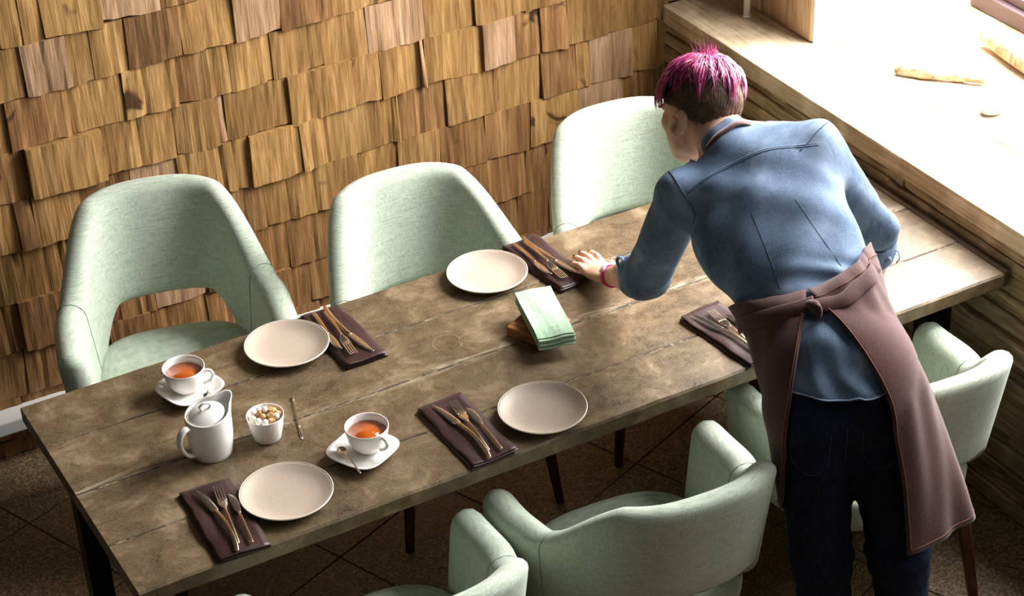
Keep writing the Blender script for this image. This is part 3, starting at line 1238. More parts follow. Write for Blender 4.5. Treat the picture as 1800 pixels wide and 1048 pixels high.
SET = [
    ((0.850, 0.131, ZT), 0.02, 'on the near side between the teacup and plate', 0.118),
    ((0.247, 0.127, ZT), -0.06, 'at the table corner nearest the camera', 0.118),
    ((1.590, 0.133, ZT), 0.10, 'half hidden by the person, on the near side', 0.125),
    ((1.372, 0.664, ZT), PI + 0.10, 'under the reaching hand, on the far side', 0.108),
    ((0.776, 0.642, ZT), PI + 0.02, 'on the far side beside the left mint armchair', 0.112),
]
for i, ((x, y, z), rz, where, W_) in enumerate(SET):
    make_napkin((x, y, z), rz, W_, 0.262, 'folded brown satin napkin ' + where, 100 + i)
    c_, s_2 = math.cos(rz), math.sin(rz)

    def loc_(dx, dy):
        return (x + c_ * dx - s_2 * dy, y + s_2 * dx + c_ * dy, z + 0.0165)
    sh = 0.0 if i != 2 else 0.012
    place(K0, 'k', loc_(-0.014 - sh, 0.0), rz + 0.11, 'long steel dinner knife on the napkin ' + where, 'knife', 'dinner knives')
    place(F0, 'f', loc_(0.008 - sh, 0.006), rz - 0.12, 'four-tined fork on the napkin ' + where, 'fork', 'forks')
    place(B0, 'b', loc_(0.030 - sh * .5, -0.026), rz - 0.09, 'small butter knife on the napkin ' + where, 'butter knife', 'butter knives')


def rsq(a, n, e=4.0):
    out = []
    for k in range(n):
        t = 2 * PI * k / n
        c_, s_2 = math.cos(t), math.sin(t)
        r = 1.0 / ((abs(c_) ** e + abs(s_2) ** e) ** (1 / e))
        out.append((a * r * c_, a * r * s_2))
    return np.array(out)


def make_saucer(loc, rz, label):
    R = []
    for a, z, e in ((0.030, 0.0, 2), (0.044, 0.0, 2.4), (0.056, 0.006, 3), (0.066, 0.015, 3.6), (0.0705, 0.0195, 3.8), (0.0712, 0.0212, 3.8), (0.0700, 0.0222, 3.8), (0.064, 0.0185, 3.6), (0.054, 0.0105, 3), (0.040, 0.0058, 2.4), (0.028, 0.005, 2)):
        xy = rsq(a, 64, e)
        # corners rise a little
        rr = np.linalg.norm(xy, axis=1)
        R.append([(x, y, z + 0.10 * max(0, r - a) * (z > 0.003)) for (x, y), r in zip(xy, rr)])
    o = rings('saucer', R, m_china)
    o.location = loc
    o.rotation_euler = (0, 0, rz)
    return tag(o, label, 'saucer', 'square white saucers')


def make_cup(loc, rz, label):
    root = empty('teacup', loc, rz)
    lathe('bowl', [(0, 0.003), (0.022, 0.003), (0.023, 0.0), (0.026, 0.0), (0.0275, 0.004), (0.037, 0.014), (0.0445, 0.030), (0.0485, 0.050), (0.0505, 0.064), (0.0500, 0.0652), (0.0485, 0.0645), (0.0465, 0.050), (0.0425, 0.031), (0.035, 0.0165), (0.024, 0.008), (0, 0.0065)], m_china, root, 56)
    lathe('tea', [(0, 0.0455), (0.0450, 0.0455), (0.0453, 0.0470), (0, 0.0470)], m_tea, root, 48)
    # heart-shaped handle
    hp = [(0.0455, 0, 0.050), (0.054, 0, 0.056), (0.064, 0, 0.055), (0.069, 0, 0.047), (0.066, 0, 0.037), (0.056, 0, 0.026), (0.0445, 0, 0.020)]
    tube('handle', hp, [0.0045, 0.0042, 0.004, 0.004, 0.004, 0.0042, 0.0048], m_china, root, n=12, m=6)
    hp2 = [(0.0455, 0, 0.050), (0.053, 0, 0.047), (0.059, 0, 0.050), (0.063, 0, 0.0545)]
    return tag(root, label, 'teacup', 'white teacups')


make_saucer((0.609, 0.180, ZT + .0008), math.radians(27), 'square white saucer with a spoon under the right-hand teacup')
make_cup((0.627, 0.190, ZT + 0.0064), math.radians(-75), 'white teacup of amber tea on the saucer with the spoon')
make_saucer((0.366, 0.624, ZT + .0008), math.radians(16), 'square white saucer behind the teapot')
make_cup((0.362, 0.637, ZT + 0.0064), math.radians(-34), 'white teacup of amber tea behind the teapot')


def make_spoon(name, a, b, mat_a, mat_b):
    """bowl at a, handle end at b (world)."""
    a, b = np.array(a, float), np.array(b, float)
    d = b - a
    L = np.linalg.norm(d)
    root = empty(name, tuple(a))
    t = d / L
    s = nrm(np.cross((0, 0, 1.0), t))
    u = np.cross(t, s)

    def W(x, y, z):
        return tuple(t * x + s * y + u * z)
    V, F = [], []
    n, m = 20, 6
    for k in range(m + 1):
        q = k / m
        for j in range(n):
            an = 2 * PI * j / n
            ex_ = 0.017 * q
            ey_ = 0.0115 * q
            V.append(W(math.cos(an) * ex_, math.sin(an) * ey_, -0.0045 * (1 - q * q)))
    for k in range(m):
        for j in range(n):
            jj = (j + 1) % n
            F.append((k * n + j, k * n + jj, (k + 1) * n + jj, (k + 1) * n + j))
    o = mesh_obj('spoon_bowl', V, F, mat_a, root)
    md = o.modifiers.new('th', 'SOLIDIFY')
    md.thickness = 0.0012
    md.offset = 0
    tube('handle', [W(0.0155, 0, 0.0002), W(0.03, 0, 0.0035), W(L * 0.6, 0, 0.003), W(L * 0.97, 0, 0.0), W(L, 0, -0.0002)], [0.003, 0.0017, 0.0018, 0.0026, 0.001], mat_b, root, n=8, flat=0.55)
    return root


sp = make_spoon('teaspoon', (0.567, 0.200, ZT + 0.0195), (0.561, 0.094, ZT + 0.026), m_cut, m_cuth)
tag(sp, 'small steel teaspoon resting on the right-hand saucer', 'teaspoon')
sp2 = make_spoon('teaspoon', (0.385, 0.568, ZT + 0.017), (0.432, 0.628, ZT + 0.0275), m_cut, m_cut)
tag(sp2, 'steel teaspoon mostly hidden behind the teapot, on the rear saucer', 'teaspoon')

# teapot
pot = empty('teapot', (0.322, 0.378, ZT))
tag(pot, 'white china teapot with slanted rim, strap handle and ring-topped lid', 'teapot')
sp_dir = math.radians(22)     # spout direction
hd_dir = math.radians(196)    # handle direction
sd = np.array([math.cos(sp_dir), math.sin(sp_dir)])


def pot_ring(t, ins=0.0):
    n = 64
    z = 0.106 * t
    r0 = 0.0455 + 0.006 * t - ins
    out = []
    for k in range(n):
        a = 2 * PI * k / n
        e = np.array([math.cos(a), math.sin(a)])
        c_ = e @ sd
        lift = 0.017 * t ** 2 * (c_ * 0.5 + 0.5) ** 1.5
        ang = math.acos(max(-1, min(1, c_)))
        spout = 0.024 * max(0, t - 0.45) ** 1.2 / 0.55 ** 1.2 * math.exp(-(ang / 0.36) ** 2)
        bulge = 0.004 * math.sin(PI * t)
        r = r0 + bulge + spout
        out.append((r * e[0], r * e[1], z + lift + 0.006 * t * math.exp(-(ang / 0.30) ** 2)))
    return out


R = [[(x * 0.75, y * 0.75, 0.001) for x, y, z in pot_ring(0)], [(x * 0.96, y * 0.96, 0.0) for x, y, z in pot_ring(0)]]
for t in (0.02, 0.1, 0.2, 0.3, 0.4, 0.5, 0.6, 0.7, 0.8, 0.9, 0.96, 1.0):
    R.append(pot_ring(t))
R.append([(x, y, z - 0.0005) for x, y, z in pot_ring(1.0, 0.003)])
R.append([(x, y, z - 0.003) for x, y, z in pot_ring(0.98, 0.0045)])
R.append([(x * 0.93, y * 0.93, z - 0.012) for x, y, z in pot_ring(0.95, 0.005)])
R.append([(x * 0.6, y * 0.6, 0.088 + 0.25 * (x * sd[0] + y * sd[1])) for x, y, z in pot_ring(0.9, 0.005)])
rings('body', R, m_china, pot)
ldir = 0.10
lid = empty('lid_pivot')
bpy.data.objects.remove(lid, do_unlink=True)
lidm = []
for r, z in ((0.040, 0.0), (0.0425, 0.002), (0.0425, 0.004), (0.039, 0.0065), (0.029, 0.011), (0.017, 0.0145), (0.006, 0.016)):
    ring = []
    for k in range(40):
        a = 2 * PI * k / 40
        x, y = r * math.cos(a) - 0.004 * sd[0], r * math.sin(a) - 0.004 * sd[1]
        ring.append((x, y, 0.1060 + z + 0.16 * (x * sd[0] + y * sd[1])))
    lidm.append(ring)
lido = rings('lid', lidm, m_china, pot)
kc = np.array((-0.003, -0.002, 0.1215))
hdv = np.array([math.cos(sp_dir - 0.45), math.sin(sp_dir - 0.45), 0])
tube('lid_ring', [kc - 0.008 * hdv, kc - 0.0125 * hdv + (0, 0, 0.009), kc - 0.004 * hdv + (0, 0, 0.0165), kc + 0.007 * hdv + (0, 0, 0.0155), kc + 0.0125 * hdv + (0, 0, 0.008), kc + 0.008 * hdv], 0.0032, m_china, lido, n=10, m=6)
hd = np.array([math.cos(hd_dir), math.sin(hd_dir), 0])
tube('handle', [hd * 0.047 + (0, 0, 0.092), hd * 0.064 + (0, 0, 0.097), hd * 0.080 + (0, 0, 0.086), hd * 0.084 + (0, 0, 0.062), hd * 0.074 + (0, 0, 0.036), hd * 0.060 + (0, 0, 0.023), hd * 0.046 + (0, 0, 0.019)],
     [0.0105, 0.0100, 0.0098, 0.0098, 0.0098, 0.0095, 0.0085], m_china, pot, n=14, flat=0.5, m=6)

# sugar bowl with lumps
bowl = lathe('sugar_bowl', [(0, 0.003), (0.026, 0.003), (0.0275, 0.0), (0.0300, 0.0005), (0.0325, 0.004), (0.0385, 0.032), (0.0435, 0.064), (0.0432, 0.0655), (0.0418, 0.0650), (0.0365, 0.032), (0.0305, 0.007), (0, 0.006)], m_china, None, 48)
bowl.location = (0.452, 0.362, ZT)
tag(bowl, 'small tapered white bowl filled with sugar lumps', 'bowl')


def lump(kind, loc, s, rot):
    bm = bmesh.new()
    if kind == 'w':
        bmesh.ops.create_icosphere(bm, subdivisions=2, radius=s * 0.62)
        for v in bm.verts:
            v.co *= 1 + random.uniform(-0.05, 0.05)
    else:
        bm_box(bm, (-s / 2, -s / 2, -s * .42), (s / 2, s / 2, s * .42), s * 0.16, 2)
        for v in bm.verts:
            v.co += Vector((random.uniform(-1, 1), random.uniform(-1, 1), random.uniform(-1, 1))) * s * 0.05
    o = bm_obj('sugar_lump', bm, m_sugw if kind == 'w' else m_sugb, None, smooth=(kind == 'w'))
    o.location = loc
    o.rotation_euler = rot
    if kind == 'w':
        tag(o, 'rounded white sugar lump heaped in the small white bowl', 'sugar lump', 'white sugar lumps in the bowl')
    else:
        tag(o, 'rough brown sugar cube heaped in the small white bowl', 'sugar lump', 'brown sugar cubes in the bowl')


Lx = [(-.020, .018, .069, 'w'), (-.004, .024, .068, 'w'), (.012, .020, .067, 'b'), (.024, .010, .066, 'b'), (-.028, .002, .064, 'w'), (-.012, .004, .073, 'b'), (.003, .007, .077, 'w'),
      (.016, .001, .073, 'b'), (.027, -.006, .064, 'b'), (-.022, -.014, .066, 'w'), (-.008, -.010, .071, 'b'), (.008, -.014, .070, 'b'), (.020, -.017, .067, 'w'), (-.010, -.025, .064, 'w'),
      (.004, -.027, .063, 'b'), (-.002, -.002, .058, 'w'), (.014, .012, .056, 'b'), (-.016, -.004, .055, 'b'), (.012, -.006, .055, 'w'), (-.012, .016, .055, 'b'), (.002, .018, .053, 'b'), (.0, -.018, .052, 'b')]
for (x, y, z, k) in Lx:
    lump(k, (0.452 + x, 0.362 + y, ZT + z - 0.004), random.uniform(0.0125, 0.0150), (random.uniform(0, 3), random.uniform(0, 3), random.uniform(0, 3)))

# slim sugar tongs / stirrer
tg = empty('sugar_pick', (0.541, 0.394, ZT))
tag(tg, 'slim steel sugar pick lying beside the sugar bowl', 'utensil')
pa, pb = np.array((0.566 - 0.541, 0.478 - 0.394, 0)), np.array((0.516 - 0.541, 0.311 - 0.394, 0))


def alongp(t, z):
    return tuple(pa + (pb - pa) * t + np.array((0, 0, z)))


tube('shaft', [alongp(0.06, .0030), alongp(0.25, .0040), alongp(0.5, .0040), alongp(0.74, .0030)], [.0016, .0014, .0016, .0022], m_cut, tg, n=8)
tube('tip', [alongp(0.72, .003), alongp(0.84, .0025), alongp(0.95, .002), alongp(1.0, .0016)], [.0022, .0036, .0030, .0008], m_cut, tg, n=8, flat=0.4)
tube('scoop', [alongp(0.0, .0030), alongp(0.03, .0034), alongp(0.075, .0032), alongp(0.11, .003)], [.0015, .0036, .0034, .0016], m_cut, tg, n=8, flat=0.6)

# wooden block with paper napkins on top
blk = box_obj('wooden_block', (-0.055, -0.060, 0), (0.055, 0.060, 0.028), m_block, bev=0.003)
blk.location = (1.198, 0.404, ZT)
blk.rotation_euler = (0, 0, math.radians(28))
tag(blk, 'square oak block in the middle of the table under green napkins', 'wooden block')
for k in range(6):
    nx, ny = 9, 13
    w_, l_ = 0.092, 0.205
    V, F = [], []
    for i in range(nx + 1):
        for j in range(ny + 1):
            x, y = (i / nx - .5) * w_, (j / ny - .5) * l_
            droop = -0.006 * (max(0, abs(y) - 0.06) / 0.04) ** 2 if y < 0 else 0.003 * (max(0, y - 0.05) / 0.05) ** 2
            zz = 0.0006 + 0.0014 * math.sin(x * 45 + 1) + 0.0012 * math.sin(x * 90 + y * 12 + 1) + droop + 0.004 * (x / w_) ** 2
            V.append((x, y, zz))
    nv = len(V)
    V += [(x, y, z - 0.0026) for x, y, z in V]
    for i in range(nx):
        for j in range(ny):
            a_ = i * (ny + 1) + j
            b_ = a_ + ny + 1
            F.append((a_, b_, b_ + 1, a_ + 1))
            F.append((nv + a_, nv + a_ + 1, nv + b_ + 1, nv + b_))
    for i in range(nx):
        a_, b_ = i * (ny + 1), (i + 1) * (ny + 1)
        F.append((a_, nv + a_, nv + b_, b_))
        a_, b_ = a_ + ny, b_ + ny
        F.append((b_, nv + b_, nv + a_, a_))
    for j in range(ny):
        a_ = j
        F.append((a_ + 1, nv + a_ + 1, nv + a_, a_))
        a_ = nx * (ny + 1) + j
        F.append((a_, nv + a_, nv + a_ + 1, a_ + 1))
    o = mesh_obj('paper_napkin', V, F, m_green, None, smooth=False)
    o.location = (1.205 + 0.0010 * k, 0.388 + 0.002 * k - 0.004 * ((k + 1) % 2), ZT + 0.0372 + k * 0.0044)
    o.rotation_euler = (0, 0, math.radians(-14 + (k * 37 % 5) * 0.25))
    if k == 5:
        tag(o, 'pale green folded paper napkin on top of the stack on the block', 'paper napkin', 'green paper napkins on the block')
    else:
        tag(o, ['lowest green paper napkin of the stack, resting on the oak block', 'green paper napkin directly above the lowest one of the stack', 'green paper napkin third from the bottom of the stack', 'green paper napkin third from the top of the stack', 'green paper napkin just below the top one of the stack'][k], 'paper napkin', 'green paper napkins on the block')

# ------------------------------------------------------------------ person
A3 = lambda *v: np.array(v, float)
cr, cu, cf = A3(0.8713, -0.4892, -0.039), A3(0.2919, 0.4528, 0.8425), A3(0.3945, 0.7455, -0.5373)
U, Fw, Zz = A3(.884, -.468, 0), A3(.468, .884, 0), A3(0, 0, 1)
Pv, Wt, Chs, Shm, C7 = A3(1.522, -.349, .93), A3(1.556, -.165, 1.075), A3(1.553, -.042, 1.165), A3(1.584, .062, 1.232), A3(1.565, .122, 1.285)
ShL, ShR = A3(1.425, .112, 1.19), A3(1.712, .005, 1.275)
ElL, WrL = A3(1.411, .250, .915), A3(1.440, .462, .790)
ElR, WrR = A3(1.858, -.040, 1.045), A3(1.893, -.004, .845)
HpL, HpR = A3(1.445, -.31, .89), A3(1.603, -.384, .89)
KnL, KnR = A3(1.445, -.365, .49), A3(1.614, -.472, .49)
AnL, AnR = A3(1.452, -.42, .085), A3(1.622, -.535, .085)
Pv, Wt, HpL, HpR, KnL, KnR = Pv - .075 * cf, Wt - .03 * cf, HpL - .085 * cf, HpR - .085 * cf, KnL - .085 * cf, KnR - .085 * cf
KnL = KnL + .024 * U - .020 * Fw
HpL = HpL + .024 * U - .012 * Fw
AnL, AnR = A3(1.455, -.505, .085), A3(1.595, -.60, .085)
lat_s = nrm(ShR - ShL)
lat_p = nrm(U + 0.16 * Zz)
spine = nrm(Shm - Pv)
nb_s = nrm(np.cross(lat_s, spine))          # points out of the back
if nb_s @ Zz < 0:
    nb_s = -nb_s
nb_p = nrm(-0.82 * Fw + 0.57 * Zz)

# head frame
Hc = C7 - .066 * cr + .088 * cu + .100 * cf
hf = nrm(-.62 * cr - .10 * cu + .78 * cf)
hu = cu + .06 * cr - .10 * cf
hu = nrm(hu - hf * (hu @ hf))
hl = np.cross(hu, hf)
H = lambda l, f, u: Hc + l * hl + f * hf + u * hu
HA = [hl, hf, hu]

cran = [ell(H(0, -.012, .020), (.073, .093, .086), HA), ell(H(0, .020, -.020), (.063, .072, .080), HA)]
head = cran + [ell(H(0, .040, -.060), (.050, .050, .052), HA), ell(H(0, .066, -.094), (.024, .022, .020), HA),
               (cone(H(0, .088, .008), H(0, .106, -.026), .007, .011), .012), (ell(H(0, .080, .018), (.045, .016, .012), HA), .012),
               (ell(H(.036, .062, -.022), (.022, .022, .020), HA), .015), (ell(H(-.036, .062, -.022), (.022, .022, .020), HA), .015)]
neck = [(cone(C7 + .02 * cf - .02 * cu, H(0, -.030, -.045), .053, .049), .025)]
arms = [(cone(ShL, ElL, .048, .038), .02), (cone(ElL, ElL * .45 + WrL * .55, .040, .034, None), .02), (cone(ElL * .45 + WrL * .55, WrL, .034, .024), .02),
        (cone(ShR, ElR, .048, .038), .02), (cone(ElR, ElR * .5 + WrR * .5, .040, .035), .02), (cone(ElR * .5 + WrR * .5, WrR, .035, .026), .02)]
trunk = [cone(Pv + .05 * spine, Wt, .10, .115, nb_s, .62), (cone(Wt, Chs, .118, .14, nb_s, .62), .04), (cone(Chs, Shm, .14, .125, nb_s, .55), .04), (cone(ShL, ShR, .05, .05), .04)]


def hand(Wp, d, s, lift, nails, fold=1.0):
    """prims of a flat hand: wrist Wp, direction d, thumb side s."""
    d, s = nrm(d), nrm(s)
    P = lambda x, y, z: Wp + s * x + d * y + Zz * z
    pr = [(cone(P(0, 0, 0), P(.002, .045, -.010), .026, .034, Zz, .55), .012), (cone(P(.002, .045, -.010), P(-.001, .082, -.012), .034, .037, Zz, .38), .012)]
    for x, L, b, dx, dy0 in ((.027, .068, .0086, .004, .084), (.009, .076, .0088, .001, .088), (-.009, .070, .0084, -.003, .085), (-.027, .054, .0076, -.008, .078)):
        k0 = P(x, dy0 - .012, -.010)
        k1 = P(x + dx * .4, dy0 + L * .42, -.012 + lift * .9)
        k2 = P(x + dx * .8, dy0 + L * .75, -.017 + lift)
        k3 = P(x + dx, dy0 + L * .98, -.020 + lift)
        pr += [(cone(k0, k1, b * 1.08, b), .0045), (cone(k1, k2, b, b * .92), .003), (cone(k2, k3, b * .92, b * .76), .003)]
        if nails is not None:
            nails.append((k3 - nrm(k3 - k2) * .001 + Zz * b * .62, nrm(k3 - k2), s, b))
    pr += [(cone(P(.020, .022, -.014), P(.043, .052, -.018), .015, .0115), .010), (cone(P(.043, .052, -.018), P(.052, .078, -.022 + lift * .3), .0105, .0095), .005), (cone(P(.052, .078, -.022 + lift * .3), P(.052, .096, -.026 + lift * .3), .0095, .0075), .004)]
    return pr


nailsL = []
handL = hand(WrL, A3(-.02, 1, -.06), A3(1, .02, .05), .012, nailsL)
handR = hand(WrR, A3(.08, 1, -.42), A3(-1, .15, 0), .004, None)
fb = union(head + neck + arms + trunk, .022)
fhL, fhR = union(handL, .01), union(handR, .01)


def fbody(p):
    d = fb(p)
    d = smin(d, fhL(p), .006)
    d = smin(d, fhR(p), .006)
    # eye sockets and mouth line
    for sg in (1, -1):
        e = ell(H(sg * .031, .086, -.004), (.013, .010, .009), HA)(p)
        d = -smin(-d, e, .006) if False else np.maximum(d, -e)
    # ears
    for sg in (1, -1):
        ea = nrm(hu * .95 - hf * .30)
        eb = nrm(hf - ea * (hf @ ea))
        ec = np.cross(ea, eb)
        e = ell(H(sg * .081, -.012, -.040), (.0085, .019, .033), [nrm(hl * .9 - hf * .4 * 1), eb, ea])(p)
        e2 = ell(H(sg * .091, -.006, -.036), (.0105, .0115, .022), [hl, eb, ea])(p)
        e = np.maximum(e, -e2)
        d = smin(d, e, .006)
    return d


V, F = nets(fbody, (1.33, -.52, .73), (1.99, .68, 1.48), .0031)
V = relax(V, F, 1, .5)
person = mesh_obj('person', V, F, m_skin)
tag(person, 'person with short pink hair, denim shirt and brown apron, leaning over the table', 'person')
for c_, dv, sv, b in nailsL:
    nf = ell(c_, (b * .55, b * .8, b * .22), [sv, dv, np.cross(sv, dv)])
    V, F = nets(nf, c_ - .012, c_ + .012, .0013)
    mesh_obj('fingernail', V, F, m_nail, person)
for sg in (1, -1):
    c_ = H(sg * .031, .0775, -.004)
    V, F = nets(ell(c_, (.0115, .0115, .0115)), c_ - .015, c_ + .015, .0015)
    mesh_obj('eyeball', V, F, m_eye, person)
c_ = H(0, .0885, -.062)
V, F = nets(ell(c_, (.021, .006, .0065), HA), c_ - .03, c_ + .03, .002)
mesh_obj('lips', V, F, m_lip, person)
for sg in (1, -1):
    c_ = H(sg * .033, .088, .018)
    V, F = nets(ell(c_, (.018, .004, .0035), HA), c_ - .03, c_ + .03, .002)
    mesh_obj('eyebrow', V, F, m_brownhair, person)

# ---- shirt


def wav(p, k, ph, amp):
    return amp * np.sin(p @ np.asarray(k, float) + ph + 1.2 * np.sin(p @ np.asarray((k[1], k[2], k[0]), float) * .37))


CuL = ElL * .86 + WrL * .14
CuR = ElR * .62 + WrR * .38
low = Pv - .06 * Zz - .03 * Fw
sh = [cone(Pv, Wt, .146, .136, nb_s, .68), (cone(low, Pv, .150, .146, nb_p, .72), .03), (cone(Wt, Chs, .140, .160, nb_s, .64), .05), (cone(Chs, Shm, .160, .136, nb_s, .56), .05),
      (cone(ShL, ShR, .058, .060), .05), (cone(Shm, C7 - .012 * cu, .080, .050), .035),
      (cone(ShL, ElL, .062, .055), .028), (cone(ElL, CuL, .055, .052), .02), (cone(ShR, ElR, .064, .052), .028), (cone(ElR, CuR, .052, .047), .02)]
fsh0 = union(sh, .03)
dL, dR = nrm(CuL - ElL), nrm(CuR - ElR)
hemn = nrm(Zz + .10 * Fw)
hem0 = Pv + .018 * Zz - .1 * Fw


def fshirt(p):
    d = fsh0(p)
    s_ = (p - Pv) @ spine
    # folds: bunching at the waist, rings at the elbows, soft drag lines from the shoulders
    wz = np.exp(-((s_ - .17) / .055) ** 2)
    d = d + wz * (wav(p, lat_s * 38 + spine * 85, .6, .0060))
    el = np.exp(-(np.linalg.norm(p - ElL, axis=1) / .08) ** 2)
    d = d + el * wav(p, dL * 150 + lat_s * 60, .3, .0030)
    er = np.exp(-(np.linalg.norm(p - ElR, axis=1) / .08) ** 2)
    d = d + er * wav(p, dR * 130 + lat_s * 70, 1.3, .0034)
    tl = np.exp(-(np.linalg.norm(p - (low + nb_p * .12), axis=1) / .12) ** 2)
    d = d + tl * wav(p, lat_p * 85 + Zz * 55, 1.9, .0040)
    d = d + wav(p, lat_s * 26 + spine * 34, 2.1, .0030) + wav(p, lat_s * 55 - spine * 34, .4, .0019)
    d = np.maximum(d, np.where(np.linalg.norm(p - Pv, axis=1) < .30, -((p - hem0) @ hemn), -1))
    cl = (p - CuL) @ dL
    d = np.maximum(d, np.where(np.linalg.norm(p - CuL, axis=1) < .13, cl, -1))
    c2 = (p - CuR) @ dR
    d = np.maximum(d, np.where(np.linalg.norm(p - CuR, axis=1) < .13, c2, -1))
    nk = (p - C7) @ nrm(Hc - C7)
    d = np.maximum(d, np.where(np.linalg.norm(p - C7, axis=1) < .10, nk + .002, -1))
    return d


V, F = nets(fshirt, (1.26, -.60, .80), (2.00, .38, 1.40), .0055)
V = relax(V, F, 2, .5)
shirt = mesh_obj('shirt', V, F, m_denim, person)
shirt['label'] = 'blue denim shirt with rolled sleeves'
bvh_sh = BVHTree.FromPolygons([tuple(v) for v in V], [tuple(f) for f in F])


def snap(bvh, pts, off=.001):
    out = []
    for p in pts:
        l, n_, i, dd = bvh.find_nearest(Vector(p))
        out.append(np.array(l) + np.array(n_) * off)
    return np.array(out)


def snap_dir(bvh, pts, d, off=.001, dist=.4):
    out = []
    for p in pts:
        d_ = Vector(d)
        l, n_, i, dd = bvh.ray_cast(Vector(p) - d_ * dist, d_)
        if l is None:
            l, n_, i, dd = bvh.find_nearest(Vector(p))
        n_ = np.array(n_)
        if n_ @ np.array(d) > 0:
            n_ = -n_
        out.append(np.array(l) + n_ * off)
    return np.array(out)


def spine_pt(s, x):
    """point of the trunk's mid surface: s along the spine 0..1, x sideways in metres."""
    c_ = Pv + (Wt - Pv) * (s / .5) if s < .5 else Wt + (Shm - Wt) * ((s - .5) / .5)
    l_ = lat_p * (1 - s) + lat_s * s
    return c_ + nrm(l_) * x


inb = -nb_s
pts = [spine_pt(.93, x) + spine * (.03 - .9 * (x) ** 2) for x in np.linspace(-.165, .148, 13)]
tube('yoke_seam', snap_dir(bvh_sh, pts, inb, .0003), .0012, m_seam, shirt, n=6, m=3)
pts = [p + spine * .006 for p in pts]
tube('yoke_stitch', snap_dir(bvh_sh, pts, inb, .0003), .0008, m_paleedge, shirt, n=5, m=3)
for x0, x1 in ((.045, .085), (-.055, -.062)):
    pts = [spine_pt(.74 - .36 * t, x0 + (x1 - x0) * t) for t in np.linspace(0, 1, 9)]
    tube('dart_seam', snap_dir(bvh_sh, pts, inb, .0001), .0007, m_seam, shirt, n=6, m=3)
# armhole seam on the right
aR = nrm(ElR - ShR)
q1 = nrm(np.cross(aR, nb_s))
pts = [ShR + aR * (-.002) + .09 * (math.cos(t) * nb_s + math.sin(t) * q1) for t in np.linspace(-1.0, .55, 9)]
tube('armhole_seam', snap(bvh_sh, pts, .0004), .0014, m_seam, shirt, n=6, m=3)
aL = nrm(ElL - ShL)
q1 = nrm(np.cross(aL, nb_s))
pts = [ShL + aL * .012 + .09 * (math.cos(t) * nb_s + math.sin(t) * q1) for t in np.linspace(-1.2, 1.2, 9)]
tube('armhole_seam', snap(bvh_sh, pts, .0004), .0014, m_seam, shirt, n=6, m=3)
# hem edge
hp = []
for t in np.linspace(-1.35, 1.35, 25):
    c_ = hem0 + .1 * Fw
    dd = math.sin(t) * lat_p + math.cos(t) * nrm(-Fw)
    hp.append(c_ + dd * .16 - Zz * ((dd * .16) @ hemn))
tube('hem', snap(bvh_sh, hp, .0006), .0020, m_paleedge, shirt, n=6, m=2)


def band(name, c, axis, ref, prof, a, b, mat, parent, n=40, gap=0.0, wob=0.0):
    """closed ring: prof = [(radial offset, axial)] closed loop; a,b radii along ref and cross."""
    axis = nrm(axis)
    e1 = nrm(np.asarray(ref) - axis * (np.asarray(ref) @ axis))
    e2 = np.cross(axis, e1)
    R = []
    for k in range(n):
        t = 2 * PI * k / n
        wv = wob * math.sin(5 * t + 1) + wob * .6 * math.sin(9 * t)
        R.append([c + e1 * math.cos(t) * (a + r + wv) + e2 * math.sin(t) * (b + r + wv) + axis * (z + wv) for r, z in prof])
    R.append(R[0])
    return rings(name, R, mat, parent, cap=False)


roll = [(.000, -.018), (.004, -.019), (.0065, -.012), (.0068, .0), (.0066, .012), (.004, .0175), (.0, .017), (-.003, .010), (-.003, -.010)]
cfl = band('cuff', CuL - dL * .010, dL, lat_s, roll, .053, .052, m_denim, shirt, wob=.0016)
band('cuff_edge', CuL + dL * .008, dL, lat_s, [(.0062, -.001), (.0075, 0), (.0062, .001), (.005, 0)], .053, .052, m_paleedge, shirt, wob=.0016)
cfr = band('cuff', CuR - dR * .014, dR, lat_s, [(r, z * 1.5) for r, z in roll], .0485, .0465, m_denim, shirt, wob=.0016)
band('cuff_edge', CuR + dR * .010, dR, lat_s, [(.0062, -.001), (.0075, 0), (.0062, .001), (.005, 0)], .0485, .0465, m_paleedge, shirt, wob=.0016)
# roll-up tab loops
e = nrm(-cr * .8 + cu * .5)
c_ = CuL - dL * .012 + nrm(e - dL * (e @ dL)) * .053
tube('cuff_tab', [c_, c_ + e * .012 + cu * .006, c_ + e * .022 - cu * .002, c_ + e * .020 - cu * .016, c_ + e * .006 - cu * .020], .0045, m_denim, cfl, n=8, flat=.3)
e = nrm(cr * .75 - cf * .6)
c_ = CuR - dR * .010 + nrm(e - dR * (e @ dR)) * .050
tube('cuff_tab', [c_ + cu * .012, c_ + cr * .012 + cu * .006, c_ + cr * .016 - cu * .010, c_ + cr * .008 - cu * .020], .0030, m_denim, cfr, n=8, flat=.4)
c2 = CuR - dR * .012 + nrm(nrm(-cf + .35 * cr) - dR * (nrm(-cf + .35 * cr) @ dR)) * .0545
V, F = nets(union([ell(c2, (.010, .007, .008)), ell(c2 - dR * .006 + cr * .004, (.006, .006, .006))], .006), c2 - .025, c2 + .025, .002)
mesh_obj('cuff_knot', V, F, m_denim, cfr)
# collar and apron neck strap
nax = nrm(Hc - C7)
nx1 = nrm(lat_s - nax * (lat_s @ nax))
ncol = C7 + .012 * cf - .012 * cu
collar = band('collar', ncol + nax * .012, nax, nx1, [(.002, -.020), (.009, -.022), (.010, -.008), (.006, .012), (.002, .022), (-.002, .021), (.000, .006), (-.001, -.012)], .061, .059, m_denim, shirt, wob=.001)

